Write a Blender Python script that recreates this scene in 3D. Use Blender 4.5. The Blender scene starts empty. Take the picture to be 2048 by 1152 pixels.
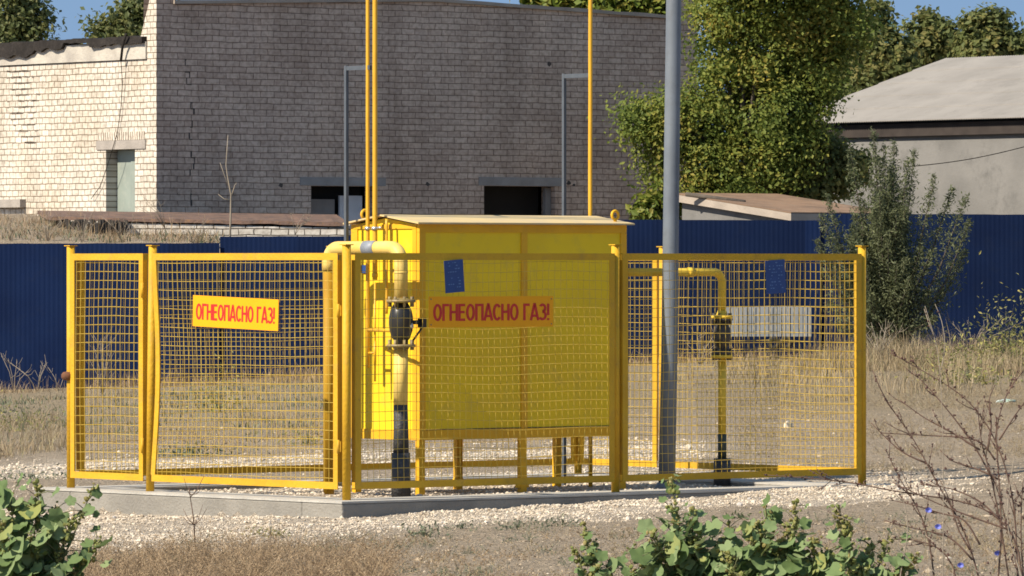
import bpy, bmesh, math, random
import numpy as np
from mathutils import Vector, Matrix, noise

R = math.radians
rng = np.random.default_rng(7)
random.seed(7)
C = bpy.context.scene.collection
scene = bpy.context.scene

# ------------------------------------------------------------------ camera, sky, sun, exposure
F, YH, ZC = 12750.0, 530.0, 1.66          # focal length in 2048-px units, horizon row, eye height
cam_d = bpy.data.cameras.new('camera')
cam = bpy.data.objects.new('camera', cam_d)
C.objects.link(cam)
cam.location = (0, 0, ZC)
cam.rotation_euler = (R(90), 0, 0)
cam_d.sensor_fit = 'HORIZONTAL'
cam_d.sensor_width = 36.0
cam_d.lens = 36.0 * F / 2048.0
cam_d.shift_y = -(576 - YH) / 2048.0
cam_d.clip_start = 1.0
cam_d.clip_end = 2000.0
scene.camera = cam

SUN_EL = R(42)
sun_h = Vector((-0.817, -0.582, 0)).normalized()
sun_dir = Vector((sun_h.x * math.cos(SUN_EL), sun_h.y * math.cos(SUN_EL), math.sin(SUN_EL)))
world = bpy.data.worlds.new('World')
scene.world = world
world.use_nodes = True
wn, wl = world.node_tree.nodes, world.node_tree.links
wn.clear()
wo = wn.new('ShaderNodeOutputWorld')
wb = wn.new('ShaderNodeBackground')
sky = wn.new('ShaderNodeTexSky')
sky.sky_type = 'NISHITA'
sky.sun_disc = False
sky.sun_elevation = SUN_EL
sky.sun_rotation = math.atan2(sun_dir.x, sun_dir.y)
sky.air_density = 1.0
sky.dust_density = 0.15
sky.ozone_density = 2.0
tcw = wn.new('ShaderNodeTexCoord')
addw = wn.new('ShaderNodeVectorMath'); addw.operation = 'ADD'; addw.inputs[1].default_value = (0, 0, 0.55)
wl.new(tcw.outputs['Generated'], addw.inputs[0])
wl.new(addw.outputs[0], sky.inputs['Vector'])
hs = wn.new('ShaderNodeHueSaturation'); hs.inputs['Saturation'].default_value = 0.88; hs.inputs['Hue'].default_value = 0.488
wl.new(sky.outputs[0], hs.inputs['Color'])
wl.new(hs.outputs[0], wb.inputs['Color'])
wb.inputs['Strength'].default_value = 0.135
wl.new(wb.outputs[0], wo.inputs['Surface'])

sun_d = bpy.data.lights.new('sun', 'SUN')
sun_d.energy = 4.5
sun_d.angle = R(0.53)
sun_d.color = (1.0, 0.90, 0.75)
sun = bpy.data.objects.new('sun', sun_d)
C.objects.link(sun)
sun.rotation_euler = sun_dir.to_track_quat('Z', 'Y').to_euler()

scene.view_settings.view_transform = 'Standard'
scene.view_settings.look = 'None'
scene.view_settings.exposure = 0.74
scene.view_settings.gamma = 1.0
scene.cycles.max_bounces = 6
scene.cycles.transparent_max_bounces = 8
scene.cycles.filter_width = 1.7

# ------------------------------------------------------------------ coordinates
def at(px, py, Y):
    return Vector(((px - 1024) / F * Y, Y, ZC - (py - YH) / F * Y))

A40, A50 = R(40), R(-50)
U = Vector((math.cos(A40), math.sin(A40), 0))
V = Vector((-math.sin(A40), math.cos(A40), 0))
C0 = Vector((-1.168, 45.0, 0))
LEN_U, LEN_V = 4.98, 3.30
def P(u, v, z=0.0):
    return C0 + U * u + V * v + Vector((0, 0, z))
def uv_of(x, y):
    d = Vector((x, y, 0)) - C0
    return d.dot(U), d.dot(V)
def t_on(A, d, px):
    s = (px - 1024) / F
    return (s * A.y - A.x) / (d.x - s * d.y)

def smooth(a, b, x):
    t = min(1, max(0, (x - a) / (b - a)))
    return t * t * (3 - 2 * t)
def ground_z(x, y):
    k = min(1.15, max(0.0, (y - 45) / 52))
    z = -0.085 + (0.03 + 0.013 * k) * max(-14, min(14, x)) + 0.2 * k
    u, v = uv_of(x, y)
    du = max(-0.1 - u, u - LEN_U - 0.1, 0); dv = max(-0.1 - v, v - LEN_V - 0.1, 0)
    d = math.hypot(du, dv)
    if d < 1e-6:
        return -0.035
    z = z + 0.035 * noise.noise((x * 0.9, y * 0.5, 0)) + 0.014 * noise.noise((x * 2.3, y * 2.3, 5)) + 0.010 * noise.noise((x * 6.1, y * 4.3, 8))
    if y > 60:
        z += 0.05 * noise.noise((x * 0.25, y * 0.25, 9))
    return z

# ------------------------------------------------------------------ materials
def new_mat(name):
    m = bpy.data.materials.new(name)
    m.use_nodes = True
    nt = m.node_tree
    return m, nt.nodes, nt.links, nt.nodes['Principled BSDF']
def ramp(n, stops):
    r = n.new('ShaderNodeValToRGB')
    el = r.color_ramp.elements
    while len(el) < len(stops):
        el.new(0.5)
    for e, (p, c) in zip(el, stops):
        e.position = p
        e.color = (c[0], c[1], c[2], 1)
    return r
def paint(name, c1, c2=None, rough=0.5, scale=6.0, bump=0.0, bscale=60.0, metallic=0.0, spec=0.5, dirt=None, dirt_amt=0.5, rust=0.0, sheet=0.0):
    m, n, l, b = new_mat(name)
    tc = n.new('ShaderNodeTexCoord')
    nz = n.new('ShaderNodeTexNoise'); nz.inputs['Scale'].default_value = scale; nz.inputs['Detail'].default_value = 6
    l.new(tc.outputs['Object'], nz.inputs['Vector'])
    c2 = c2 or tuple(v * 0.82 for v in c1)
    r = ramp(n, [(0.32, c2), (0.62, c1)])
    l.new(nz.outputs['Fac'], r.inputs[0])
    col = r.outputs[0]
    if dirt:
        n2 = n.new('ShaderNodeTexNoise'); n2.inputs['Scale'].default_value = scale * 2.7; n2.inputs['Detail'].default_value = 8
        n2.inputs['Roughness'].default_value = 0.7
        l.new(tc.outputs['Object'], n2.inputs['Vector'])
        mr = n.new('ShaderNodeMapRange'); mr.inputs[1].default_value = 0.52; mr.inputs[2].default_value = 0.75; mr.inputs[4].default_value = dirt_amt
        l.new(n2.outputs['Fac'], mr.inputs[0])
        mx = n.new('ShaderNodeMixRGB'); mx.inputs[2].default_value = (*dirt, 1)
        l.new(mr.outputs[0], mx.inputs[0]); l.new(col, mx.inputs[1]); col = mx.outputs[0]
    if rust:
        n4 = n.new('ShaderNodeTexNoise'); n4.inputs['Scale'].default_value = 26; n4.inputs['Detail'].default_value = 9; n4.inputs['Roughness'].default_value = 0.75
        l.new(tc.outputs['Object'], n4.inputs['Vector'])
        mr4 = n.new('ShaderNodeMapRange'); mr4.inputs[1].default_value = 0.62; mr4.inputs[2].default_value = 0.70; mr4.inputs[4].default_value = rust
        l.new(n4.outputs['Fac'], mr4.inputs[0])
        mx4 = n.new('ShaderNodeMixRGB'); mx4.inputs[2].default_value = (0.17, 0.075, 0.03, 1)
        l.new(mr4.outputs[0], mx4.inputs[0]); l.new(col, mx4.inputs[1]); col = mx4.outputs[0]
    if sheet:
        sx = n.new('ShaderNodeSeparateXYZ'); l.new(tc.outputs['Object'], sx.inputs[0])
        sn = n.new('ShaderNodeMath'); sn.operation = 'SNAP'; sn.inputs[1].default_value = sheet; l.new(sx.outputs[0], sn.inputs[0])
        wn_ = n.new('ShaderNodeTexWhiteNoise'); wn_.noise_dimensions = '1D'; l.new(sn.outputs[0], wn_.inputs['W'])
        mr5 = n.new('ShaderNodeMapRange'); mr5.inputs[3].default_value = 0.82; mr5.inputs[4].default_value = 1.2; l.new(wn_.outputs['Value'], mr5.inputs[0])
        mx5 = n.new('ShaderNodeVectorMath'); mx5.operation = 'SCALE'; l.new(col, mx5.inputs[0]); l.new(mr5.outputs[0], mx5.inputs['Scale']); col = mx5.outputs[0]
    l.new(col, b.inputs['Base Color'])
    b.inputs['Roughness'].default_value = rough
    b.inputs['Metallic'].default_value = metallic
    b.inputs['Specular IOR Level'].default_value = spec
    if bump:
        n3 = n.new('ShaderNodeTexNoise'); n3.inputs['Scale'].default_value = bscale; n3.inputs['Detail'].default_value = 5
        l.new(tc.outputs['Object'], n3.inputs['Vector'])
        bp = n.new('ShaderNodeBump'); bp.inputs['Strength'].default_value = bump; bp.inputs['Distance'].default_value = 0.02
        l.new(n3.outputs['Fac'], bp.inputs['Height']); l.new(bp.outputs[0], b.inputs['Normal'])
    return m

def brick(name, axis, cols, mortar, bw, bh, ms, offset=0.5, stain=(0.25, 0.22, 0.2), stain_amt=0.5, stain_scale=0.5, bump=0.8):
    m, n, l, b = new_mat(name)
    tc = n.new('ShaderNodeTexCoord')
    sep = n.new('ShaderNodeSeparateXYZ'); l.new(tc.outputs['Object'], sep.inputs[0])
    cmb = n.new('ShaderNodeCombineXYZ')
    l.new(sep.outputs[axis], cmb.inputs[0]); l.new(sep.outputs[2], cmb.inputs[1])
    wob = n.new('ShaderNodeTexNoise'); wob.inputs['Scale'].default_value = 3.0; wob.inputs['Detail'].default_value = 3
    l.new(cmb.outputs[0], wob.inputs['Vector'])
    sc = n.new('ShaderNodeVectorMath'); sc.operation = 'MULTIPLY_ADD'
    sc.inputs[1].default_value = (0.11, 0.034, 0); sc.inputs[2].default_value = (-0.055, -0.017, 0)
    l.new(wob.outputs['Color'], sc.inputs[0])
    ad = n.new('ShaderNodeVectorMath'); ad.operation = 'ADD'
    l.new(cmb.outputs[0], ad.inputs[0]); l.new(sc.outputs[0], ad.inputs[1])
    bt = n.new('ShaderNodeTexBrick')
    bt.offset = offset
    bt.inputs['Scale'].default_value = 1.0
    bt.inputs['Brick Width'].default_value = bw
    bt.inputs['Row Height'].default_value = bh
    bt.inputs['Mortar Size'].default_value = ms
    bt.inputs['Mortar Smooth'].default_value = 0.25
    bt.inputs['Bias'].default_value = 0.0
    bt.inputs['Color1'].default_value = (*cols[0], 1)
    bt.inputs['Color2'].default_value = (*cols[1], 1)
    bt.inputs['Mortar'].default_value = (*mortar, 1)
    l.new(ad.outputs[0], bt.inputs['Vector'])
    n1 = n.new('ShaderNodeTexNoise'); n1.inputs['Scale'].default_value = stain_scale; n1.inputs['Detail'].default_value = 7; n1.inputs['Roughness'].default_value = 0.62
    l.new(cmb.outputs[0], n1.inputs['Vector'])
    mr = n.new('ShaderNodeMapRange'); mr.inputs[1].default_value = 0.42; mr.inputs[2].default_value = 0.7; mr.inputs[4].default_value = stain_amt
    l.new(n1.outputs['Fac'], mr.inputs[0])
    mx = n.new('ShaderNodeMixRGB'); mx.blend_type = 'MULTIPLY'; mx.inputs[2].default_value = (*[v * 2.2 for v in stain], 1)
    l.new(mr.outputs[0], mx.inputs[0]); l.new(bt.outputs['Color'], mx.inputs[1])
    n2 = n.new('ShaderNodeTexNoise'); n2.inputs['Scale'].default_value = 14; n2.inputs['Detail'].default_value = 6
    l.new(cmb.outputs[0], n2.inputs['Vector'])
    r2 = ramp(n, [(0.3, (0.72, 0.70, 0.68)), (0.6, (1.05, 1.05, 1.05))])
    l.new(n2.outputs['Fac'], r2.inputs[0])
    m2 = n.new('ShaderNodeMixRGB'); m2.blend_type = 'MULTIPLY'; m2.inputs[0].default_value = 1
    l.new(mx.outputs[0], m2.inputs[1]); l.new(r2.outputs[0], m2.inputs[2])
    stm = n.new('ShaderNodeMapping'); stm.inputs['Scale'].default_value = (1.6, 0.22, 1); l.new(cmb.outputs[0], stm.inputs['Vector'])
    n5 = n.new('ShaderNodeTexNoise'); n5.inputs['Scale'].default_value = 1.0; n5.inputs['Detail'].default_value = 7; n5.inputs['Roughness'].default_value = 0.65
    l.new(stm.outputs[0], n5.inputs['Vector'])
    r5 = ramp(n, [(0.33, (0.70, 0.68, 0.66)), (0.52, (1.0, 1.0, 1.0)), (0.70, (1.22, 1.19, 1.14))])
    l.new(n5.outputs['Fac'], r5.inputs[0])
    m5 = n.new('ShaderNodeMixRGB'); m5.blend_type = 'MULTIPLY'; m5.inputs[0].default_value = 0.6
    l.new(m2.outputs[0], m5.inputs[1]); l.new(r5.outputs[0], m5.inputs[2])
    l.new(m5.outputs[0], b.inputs['Base Color'])
    b.inputs['Roughness'].default_value = 0.92
    b.inputs['Specular IOR Level'].default_value = 0.2
    mad = n.new('ShaderNodeMath'); mad.operation = 'MULTIPLY_ADD'; mad.inputs[1].default_value = -1.0
    sc2 = n.new('ShaderNodeMath'); sc2.operation = 'MULTIPLY'; sc2.inputs[1].default_value = 0.35
    l.new(n2.outputs['Fac'], sc2.inputs[0])
    l.new(bt.outputs['Fac'], mad.inputs[0]); l.new(sc2.outputs[0], mad.inputs[2])
    bp = n.new('ShaderNodeBump'); bp.inputs['Strength'].default_value = bump; bp.inputs['Distance'].default_value = 0.012
    l.new(mad.outputs[0], bp.inputs['Height']); l.new(bp.outputs[0], b.inputs['Normal'])
    return m

def leafy(name, stops, rough=0.55, trans=0.35, spec=0.35, mass=0.0):
    m, n, l, b = new_mat(name)
    g = n.new('ShaderNodeNewGeometry')
    r = ramp(n, stops)
    fac = g.outputs['Random Per Island']
    if mass:
        tc = n.new('ShaderNodeTexCoord'); nz = n.new('ShaderNodeTexNoise'); nz.inputs['Scale'].default_value = mass; nz.inputs['Detail'].default_value = 3
        l.new(tc.outputs['Object'], nz.inputs['Vector'])
        mr = n.new('ShaderNodeMapRange'); mr.inputs[1].default_value = 0.34; mr.inputs[2].default_value = 0.66; l.new(nz.outputs['Fac'], mr.inputs[0])
        a1 = n.new('ShaderNodeMath'); a1.operation = 'MULTIPLY'; a1.inputs[1].default_value = 0.55; l.new(fac, a1.inputs[0])
        a2 = n.new('ShaderNodeMath'); a2.operation = 'MULTIPLY_ADD'; a2.inputs[1].default_value = 0.45; l.new(mr.outputs[0], a2.inputs[0]); l.new(a1.outputs[0], a2.inputs[2])
        fac = a2.outputs[0]
    l.new(fac, r.inputs[0])
    l.new(r.outputs[0], b.inputs['Base Color'])
    b.inputs['Roughness'].default_value = rough
    b.inputs['Specular IOR Level'].default_value = spec
    t = n.new('ShaderNodeBsdfTranslucent')
    l.new(r.outputs[0], t.inputs['Color'])
    mx = n.new('ShaderNodeMixShader'); mx.inputs[0].default_value = trans
    out = n['Material Output']
    l.new(b.outputs[0], mx.inputs[1]); l.new(t.outputs[0], mx.inputs[2]); l.new(mx.outputs[0], out.inputs['Surface'])
    return m

M = {}
M['amber'] = paint('amber_paint', (0.60, 0.35, 0.024), (0.52, 0.29, 0.020), 0.58, 3.0, 0.25, 40, spec=0.22, dirt=(0.34, 0.21, 0.06), dirt_amt=0.6, rust=0.7)
M['ochre'] = paint('ochre_down_pipe', (0.40, 0.225, 0.016), (0.34, 0.18, 0.014), 0.6, 5.0, spec=0.2)  # down pipe tone, darker than the cream upper pipe
M['wire'] = paint('wire_paint', (0.62, 0.43, 0.075), (0.52, 0.34, 0.045), 0.55, 9.0, spec=0.25)
M['lemon'] = paint('lemon_paint', (0.81, 0.575, 0.018), (0.72, 0.50, 0.020), 0.5, 1.6, 0.12, 4, spec=0.25, dirt=(0.50, 0.36, 0.08), dirt_amt=0.55, rust=0.25)
M['cab_frame'] = paint('cabinet_frame_paint', (0.72, 0.40, 0.02), (0.64, 0.34, 0.018), 0.5, 3.0, spec=0.25, dirt=(0.45, 0.26, 0.06), dirt_amt=0.5, rust=0.6)
M['roof_yellow'] = paint('sky_sheen_roof_paint', (0.62, 0.46, 0.20), (0.52, 0.40, 0.22), 0.6, 4.0, dirt=(0.45, 0.38, 0.28), dirt_amt=0.5)  # grazing sky reflection on the roof is put into this paler yellow
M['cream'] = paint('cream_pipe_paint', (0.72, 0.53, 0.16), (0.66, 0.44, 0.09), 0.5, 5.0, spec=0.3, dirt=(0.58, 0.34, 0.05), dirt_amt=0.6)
M['outlet_yellow'] = paint('outlet_pipe_paint', (0.74, 0.51, 0.055), (0.68, 0.44, 0.04), 0.5, 6.0, spec=0.3, dirt=(0.5, 0.3, 0.05), dirt_amt=0.4)
M['pipe_yellow'] = paint('pipe_paint', (0.66, 0.37, 0.022), (0.60, 0.31, 0.016), 0.45, 7.0)
M['grey_band'] = paint('grey_tape', (0.25, 0.27, 0.30), None, 0.5, 20)
M['sleeve'] = paint('black_wrap', (0.030, 0.030, 0.032), (0.055, 0.055, 0.055), 0.6, 14.0, 0.4, 60, dirt=(0.16, 0.14, 0.12), dirt_amt=0.5)
M['sleeve_green'] = paint('dark_green_wrap', (0.035, 0.05, 0.035), (0.05, 0.06, 0.045), 0.55, 14.0)
M['valve_black'] = paint('valve_black_paint', (0.02, 0.02, 0.02), (0.03, 0.028, 0.024), 0.3, 9.0)
M['valve_rust'] = paint('valve_dark_grey', (0.050, 0.045, 0.040), (0.03, 0.027, 0.024), 0.55, 25.0, dirt=(0.13, 0.09, 0.05), dirt_amt=0.5)
M['flange'] = paint('flange_metal', (0.30, 0.22, 0.08), (0.16, 0.12, 0.07), 0.5, 25.0)
M['galv'] = paint('galvanised_steel', (0.085, 0.098, 0.115), (0.06, 0.07, 0.085), 0.6, 8.0)
M['pole'] = paint('grey_pole_paint', (0.155, 0.178, 0.205), (0.115, 0.132, 0.155), 0.55, 3.0, dirt=(0.09, 0.095, 0.10), dirt_amt=0.5)
M['steel'] = paint('clamp_steel', (0.55, 0.55, 0.55), None, 0.35, 20, metallic=0.8)
M['rust'] = paint('rusty_iron', (0.16, 0.06, 0.025), (0.10, 0.045, 0.02), 0.85, 40)
M['sign_yellow'] = paint('sign_yellow', (0.86, 0.37, 0.006), (0.83, 0.34, 0.005), 0.45, 3, spec=0.25)
M['red'] = paint('sign_red', (0.58, 0.02, 0.012), (0.52, 0.02, 0.012), 0.5, 9)
M['plaque_blue'] = paint('plaque_blue', (0.016, 0.055, 0.20), (0.013, 0.045, 0.17), 0.45, 9)
M['plaque_mark'] = paint('plaque_pale_print', (0.12, 0.22, 0.42), None, 0.5, 9)
M['white_label'] = paint('white_sticker', (0.55, 0.55, 0.5), None, 0.5, 9)
M['fence_blue'] = paint('navy_fence_paint', (0.0050, 0.0145, 0.052), (0.0034, 0.0105, 0.041), 0.6, 1.2, spec=0.10, dirt=(0.012, 0.019, 0.042), dirt_amt=0.4, sheet=1.15)
M['concrete'] = paint('grey_concrete', (0.27, 0.25, 0.215), (0.20, 0.185, 0.16), 0.9, 2.5, 0.5, 45, dirt=(0.16, 0.145, 0.12), dirt_amt=0.5)
M['plinth_top'] = paint('pale_plinth_top', (0.46, 0.435, 0.385), (0.36, 0.34, 0.30), 0.9, 3.5, 0.4, 45, dirt=(0.28, 0.26, 0.23), dirt_amt=0.5)
M['beam'] = paint('weathered_white_concrete', (0.50, 0.46, 0.39), (0.36, 0.325, 0.28), 0.9, 2.2, 0.5, 20, dirt=(0.24, 0.21, 0.18), dirt_amt=0.5)
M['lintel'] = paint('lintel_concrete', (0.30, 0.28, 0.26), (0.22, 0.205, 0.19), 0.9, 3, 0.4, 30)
M['lintel_sun'] = paint('sunlit_lintel_concrete', (0.36, 0.32, 0.28), (0.27, 0.24, 0.21), 0.9, 3, 0.4, 30)  # lighter copy of the lintel concrete, sunlight put into the colour
M['tar'] = paint('tar_felt', (0.022, 0.019, 0.017), (0.035, 0.03, 0.027), 0.9, 6, 0.8, 18, spec=0.15, dirt=(0.10, 0.085, 0.07), dirt_amt=0.3)
M['dark'] = paint('dark_interior', (0.012, 0.011, 0.010), None, 0.95, 4)
M['crack'] = paint('crack_gap', (0.085, 0.07, 0.06), (0.05, 0.042, 0.036), 0.95, 9)
M['door'] = paint('grey_green_door', (0.27, 0.31, 0.27), (0.22, 0.25, 0.22), 0.6, 2.5, dirt=(0.35, 0.36, 0.31), dirt_amt=0.5)
M['sheet_white'] = paint('white_board', (0.55, 0.57, 0.60), (0.48, 0.5, 0.53), 0.7, 4)
M['infill'] = paint('grey_infill', (0.22, 0.21, 0.2), None, 0.9, 4, 0.3, 20)
M['front'] = brick('grey_silicate_brick', 0, ((0.50, 0.385, 0.305), (0.60, 0.475, 0.38)), (0.23, 0.165, 0.125), 0.275, 0.1005, 0.0075, stain=(0.31, 0.295, 0.285), stain_amt=0.8, stain_scale=0.45, bump=0.5)
M['side'] = brick('white_silicate_brick', 1, ((0.56, 0.51, 0.435), (0.68, 0.63, 0.55)), (0.22, 0.17, 0.12), 0.185, 0.1005, 0.0078, stain=(0.37, 0.345, 0.31), stain_amt=0.95, stain_scale=0.6, bump=0.9)
M['soldier'] = brick('soldier_course_brick', 1, ((0.54, 0.48, 0.40), (0.66, 0.60, 0.51)), (0.15, 0.11, 0.075), 0.066, 0.30, 0.010, bump=0.8)
M['spall_shadow'] = paint('spalled_recess_shadow', (0.20, 0.16, 0.12), (0.13, 0.10, 0.08), 0.95, 9)
M['shed_brick'] = brick('white_low_wall_brick', 0, ((0.60, 0.55, 0.47), (0.70, 0.65, 0.57)), (0.12, 0.10, 0.08), 0.26, 0.1, 0.009, stain_amt=0.3)
M['wh_wall'] = paint('stained_grey_render', (0.205, 0.197, 0.185), (0.128, 0.124, 0.117), 0.9, 0.8, 0.3, 12, dirt=(0.10, 0.097, 0.092), dirt_amt=0.85)
M['fascia'] = paint('brown_fascia', (0.058, 0.048, 0.043), (0.042, 0.035, 0.032), 0.9, 4, spec=0.1)
M['slate'] = paint('asbestos_sheet', (0.31, 0.285, 0.255), (0.25, 0.23, 0.205), 0.9, 0.9, 0.2, 30, dirt=(0.20, 0.185, 0.165), dirt_amt=0.7)
M['rust_roof'] = paint('rusty_roof', (0.235, 0.145, 0.088), (0.15, 0.095, 0.06), 0.9, 2.2, 0.4, 20, dirt=(0.28, 0.22, 0.16), dirt_amt=0.6)
M['brick_cap'] = paint('red_brown_roofing', (0.16, 0.095, 0.068), (0.075, 0.05, 0.04), 0.9, 4.5, 1.0, 9, dirt=(0.27, 0.14, 0.05), dirt_amt=0.9)
M['rubble'] = paint('shadowed_rubble', (0.07, 0.06, 0.05), (0.035, 0.03, 0.026), 0.95, 5.0, 1.0, 9)
M['slab_edge'] = paint('roof_slab_edge', (0.38, 0.32, 0.26), (0.28, 0.235, 0.19), 0.9, 2, 0.3, 20)
M['bark'] = paint('tree_bark', (0.10, 0.08, 0.06), (0.06, 0.05, 0.04), 0.9, 8, 0.5, 30)
M['twig'] = paint('pale_twig', (0.30, 0.25, 0.19), (0.22, 0.18, 0.13), 0.9, 8)
M['dark_twig'] = paint('red_brown_twig', (0.13, 0.075, 0.05), (0.085, 0.05, 0.035), 0.8, 8)
M['green_stem'] = paint('olive_stem', (0.14, 0.15, 0.06), (0.11, 0.10, 0.05), 0.7, 8)
M['bud'] = paint('dry_bud', (0.10, 0.045, 0.035), (0.07, 0.035, 0.028), 0.8, 20)
M['flower_blue'] = paint('chicory_blue', (0.14, 0.17, 0.62), None, 0.6, 20)
M['teal'] = paint('teal_roof', (0.10, 0.24, 0.25), None, 0.6, 2)
M['tyre'] = paint('black_rubber', (0.018, 0.017, 0.016), None, 0.85, 12)
M['bin'] = paint('pale_grey_sheet', (0.17, 0.175, 0.175), (0.13, 0.135, 0.135), 0.6, 3, dirt=(0.10, 0.095, 0.085), dirt_amt=0.5)
M['litter'] = paint('pale_green_plastic', (0.35, 0.5, 0.38), (0.6, 0.62, 0.6), 0.4, 14)
M['stone_pale'] = paint('pale_stone', (0.62, 0.54, 0.42), None, 0.9, 10)
M['tree_leaf'] = leafy('maple_leaf', [(0.0, (0.085, 0.125, 0.030)), (0.4, (0.165, 0.215, 0.045)), (0.68, (0.27, 0.295, 0.062)), (0.86, (0.38, 0.345, 0.072)), (1.0, (0.46, 0.32, 0.08))], trans=0.5, spec=0.22, mass=1.1)
M['far_leaf'] = leafy('far_tree_leaf', [(0.0, (0.09, 0.12, 0.045)), (0.55, (0.175, 0.20, 0.068)), (1.0, (0.31, 0.26, 0.09))], trans=0.5, spec=0.22, mass=0.8)
M['lime_leaf'] = leafy('lime_tree_leaf', [(0.0, (0.09, 0.13, 0.018)), (0.6, (0.17, 0.21, 0.03)), (1.0, (0.3, 0.26, 0.05))])
M['poplar_leaf'] = leafy('poplar_leaf', [(0.0, (0.10, 0.125, 0.045)), (0.6, (0.165, 0.195, 0.07)), (1.0, (0.27, 0.26, 0.10))], trans=0.5)
M['shrub_leaf'] = leafy('oleaster_leaf', [(0.0, (0.085, 0.098, 0.045)), (0.6, (0.145, 0.165, 0.08)), (1.0, (0.23, 0.245, 0.13))], trans=0.4, spec=0.25)
M['mallow_leaf'] = leafy('mallow_leaf', [(0.0, (0.11, 0.165, 0.055)), (0.5, (0.175, 0.245, 0.10)), (0.9, (0.24, 0.30, 0.14)), (1.0, (0.30, 0.31, 0.09))], rough=0.7, trans=0.28, spec=0.2)
M['mallow_bud'] = leafy('mallow_bud', [(0.0, (0.19, 0.22, 0.06)), (0.6, (0.31, 0.32, 0.10)), (1.0, (0.36, 0.28, 0.11))])
M['dry_grass'] = leafy('dry_grass_blade', [(0.0, (0.17, 0.125, 0.07)), (0.5, (0.31, 0.235, 0.135)), (0.85, (0.42, 0.33, 0.20)), (1.0, (0.28, 0.26, 0.13))], trans=0.2)
M['grey_weed'] = leafy('grey_green_weed', [(0.0, (0.08, 0.10, 0.06)), (0.6, (0.14, 0.165, 0.10)), (1.0, (0.25, 0.24, 0.15))], trans=0.2)
M['brown_weed'] = leafy('brown_dry_weed', [(0.0, (0.17, 0.115, 0.065)), (0.5, (0.31, 0.215, 0.125)), (1.0, (0.46, 0.34, 0.20))], trans=0.2)
M['green_weed'] = leafy('yellow_green_weed', [(0.0, (0.14, 0.15, 0.05)), (0.6, (0.24, 0.24, 0.08)), (1.0, (0.4, 0.34, 0.1))], trans=0.25)
M['stones'] = leafy('crushed_limestone', [(0.0, (0.33, 0.265, 0.19)), (0.4, (0.52, 0.435, 0.33)), (0.9, (0.66, 0.575, 0.455)), (1.0, (0.42, 0.39, 0.36))], rough=0.95, trans=0.0)
M['clods'] = leafy('soil_clod', [(0.0, (0.20, 0.155, 0.105)), (0.75, (0.40, 0.32, 0.225)), (0.97, (0.47, 0.385, 0.28)), (1.0, (0.58, 0.52, 0.43))], rough=0.95, trans=0.0)

def ground_mat():
    m, n, l, b = new_mat('dry_soil_and_gravel')
    tc = n.new('ShaderNodeTexCoord')
    def nz(s, d=8, rough=0.6):
        t = n.new('ShaderNodeTexNoise'); t.inputs['Scale'].default_value = s; t.inputs['Detail'].default_value = d; t.inputs['Roughness'].default_value = rough
        l.new(tc.outputs['Object'], t.inputs['Vector']); return t
    a, f, g = nz(0.9), nz(9, 10, 0.7), nz(28, 4)
    soil = ramp(n, [(0.25, (0.20, 0.155, 0.105)), (0.42, (0.345, 0.275, 0.195)), (0.6, (0.44, 0.355, 0.26)), (0.8, (0.54, 0.45, 0.335))])
    l.new(f.outputs['Fac'], soil.inputs[0])
    straw = ramp(n, [(0.25, (0.21, 0.16, 0.10)), (0.55, (0.36, 0.285, 0.185)), (0.8, (0.48, 0.39, 0.26))])
    l.new(f.outputs['Fac'], straw.inputs[0])
    grav = ramp(n, [(0.3, (0.34, 0.28, 0.21)), (0.48, (0.54, 0.455, 0.355)), (0.7, (0.68, 0.60, 0.485))])
    l.new(g.outputs['Fac'], grav.inputs[0])
    def masked(attr, lo, hi):
        at_ = n.new('ShaderNodeAttribute'); at_.attribute_name = attr
        s = n.new('ShaderNodeMath'); s.operation = 'MULTIPLY_ADD'; s.inputs[1].default_value = 0.9; 
        l.new(f.outputs['Fac'], s.inputs[0]); l.new(at_.outputs['Fac'], s.inputs[2])
        r_ = n.new('ShaderNodeMapRange'); r_.inputs[1].default_value = lo; r_.inputs[2].default_value = hi
        l.new(s.outputs[0], r_.inputs[0]); return r_
    s1 = n.new('ShaderNodeMixRGB'); l.new(masked('straw', 0.75, 1.15).outputs[0], s1.inputs[0])
    l.new(soil.outputs[0], s1.inputs[1]); l.new(straw.outputs[0], s1.inputs[2])
    s2 = n.new('ShaderNodeMixRGB'); l.new(masked('gravel', 0.75, 1.3).outputs[0], s2.inputs[0])
    l.new(s1.outputs[0], s2.inputs[1]); l.new(grav.outputs[0], s2.inputs[2])
    l.new(s2.outputs[0], b.inputs['Base Color'])
    b.inputs['Roughness'].default_value = 0.95
    b.inputs['Specular IOR Level'].default_value = 0.15
    bp = n.new('ShaderNodeBump'); bp.inputs['Strength'].default_value = 1.0; bp.inputs['Distance'].default_value = 0.09
    mm = n.new('ShaderNodeMath'); mm.operation = 'ADD'
    l.new(f.outputs['Fac'], mm.inputs[0]); l.new(g.outputs['Fac'], mm.inputs[1])
    l.new(mm.outputs[0], bp.inputs['Height']); l.new(bp.outputs[0], b.inputs['Normal'])
    return m
M['ground'] = ground_mat()

# ------------------------------------------------------------------ building helpers
def thing(name, label, cat, loc=(0, 0, 0), rotz=0.0, group=None):
    o = bpy.data.objects.new(name, None)
    o.empty_display_size = 0.2
    C.objects.link(o)
    o.location = loc; o.rotation_euler = (0, 0, rotz)
    tag(o, label, cat, group)
    return o
def tag(o, label=None, cat=None, group=None, kind=None):
    if label: o['label'] = label
    if cat: o['category'] = cat
    if group: o['group'] = group
    if kind: o['kind'] = kind
    return o

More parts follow.
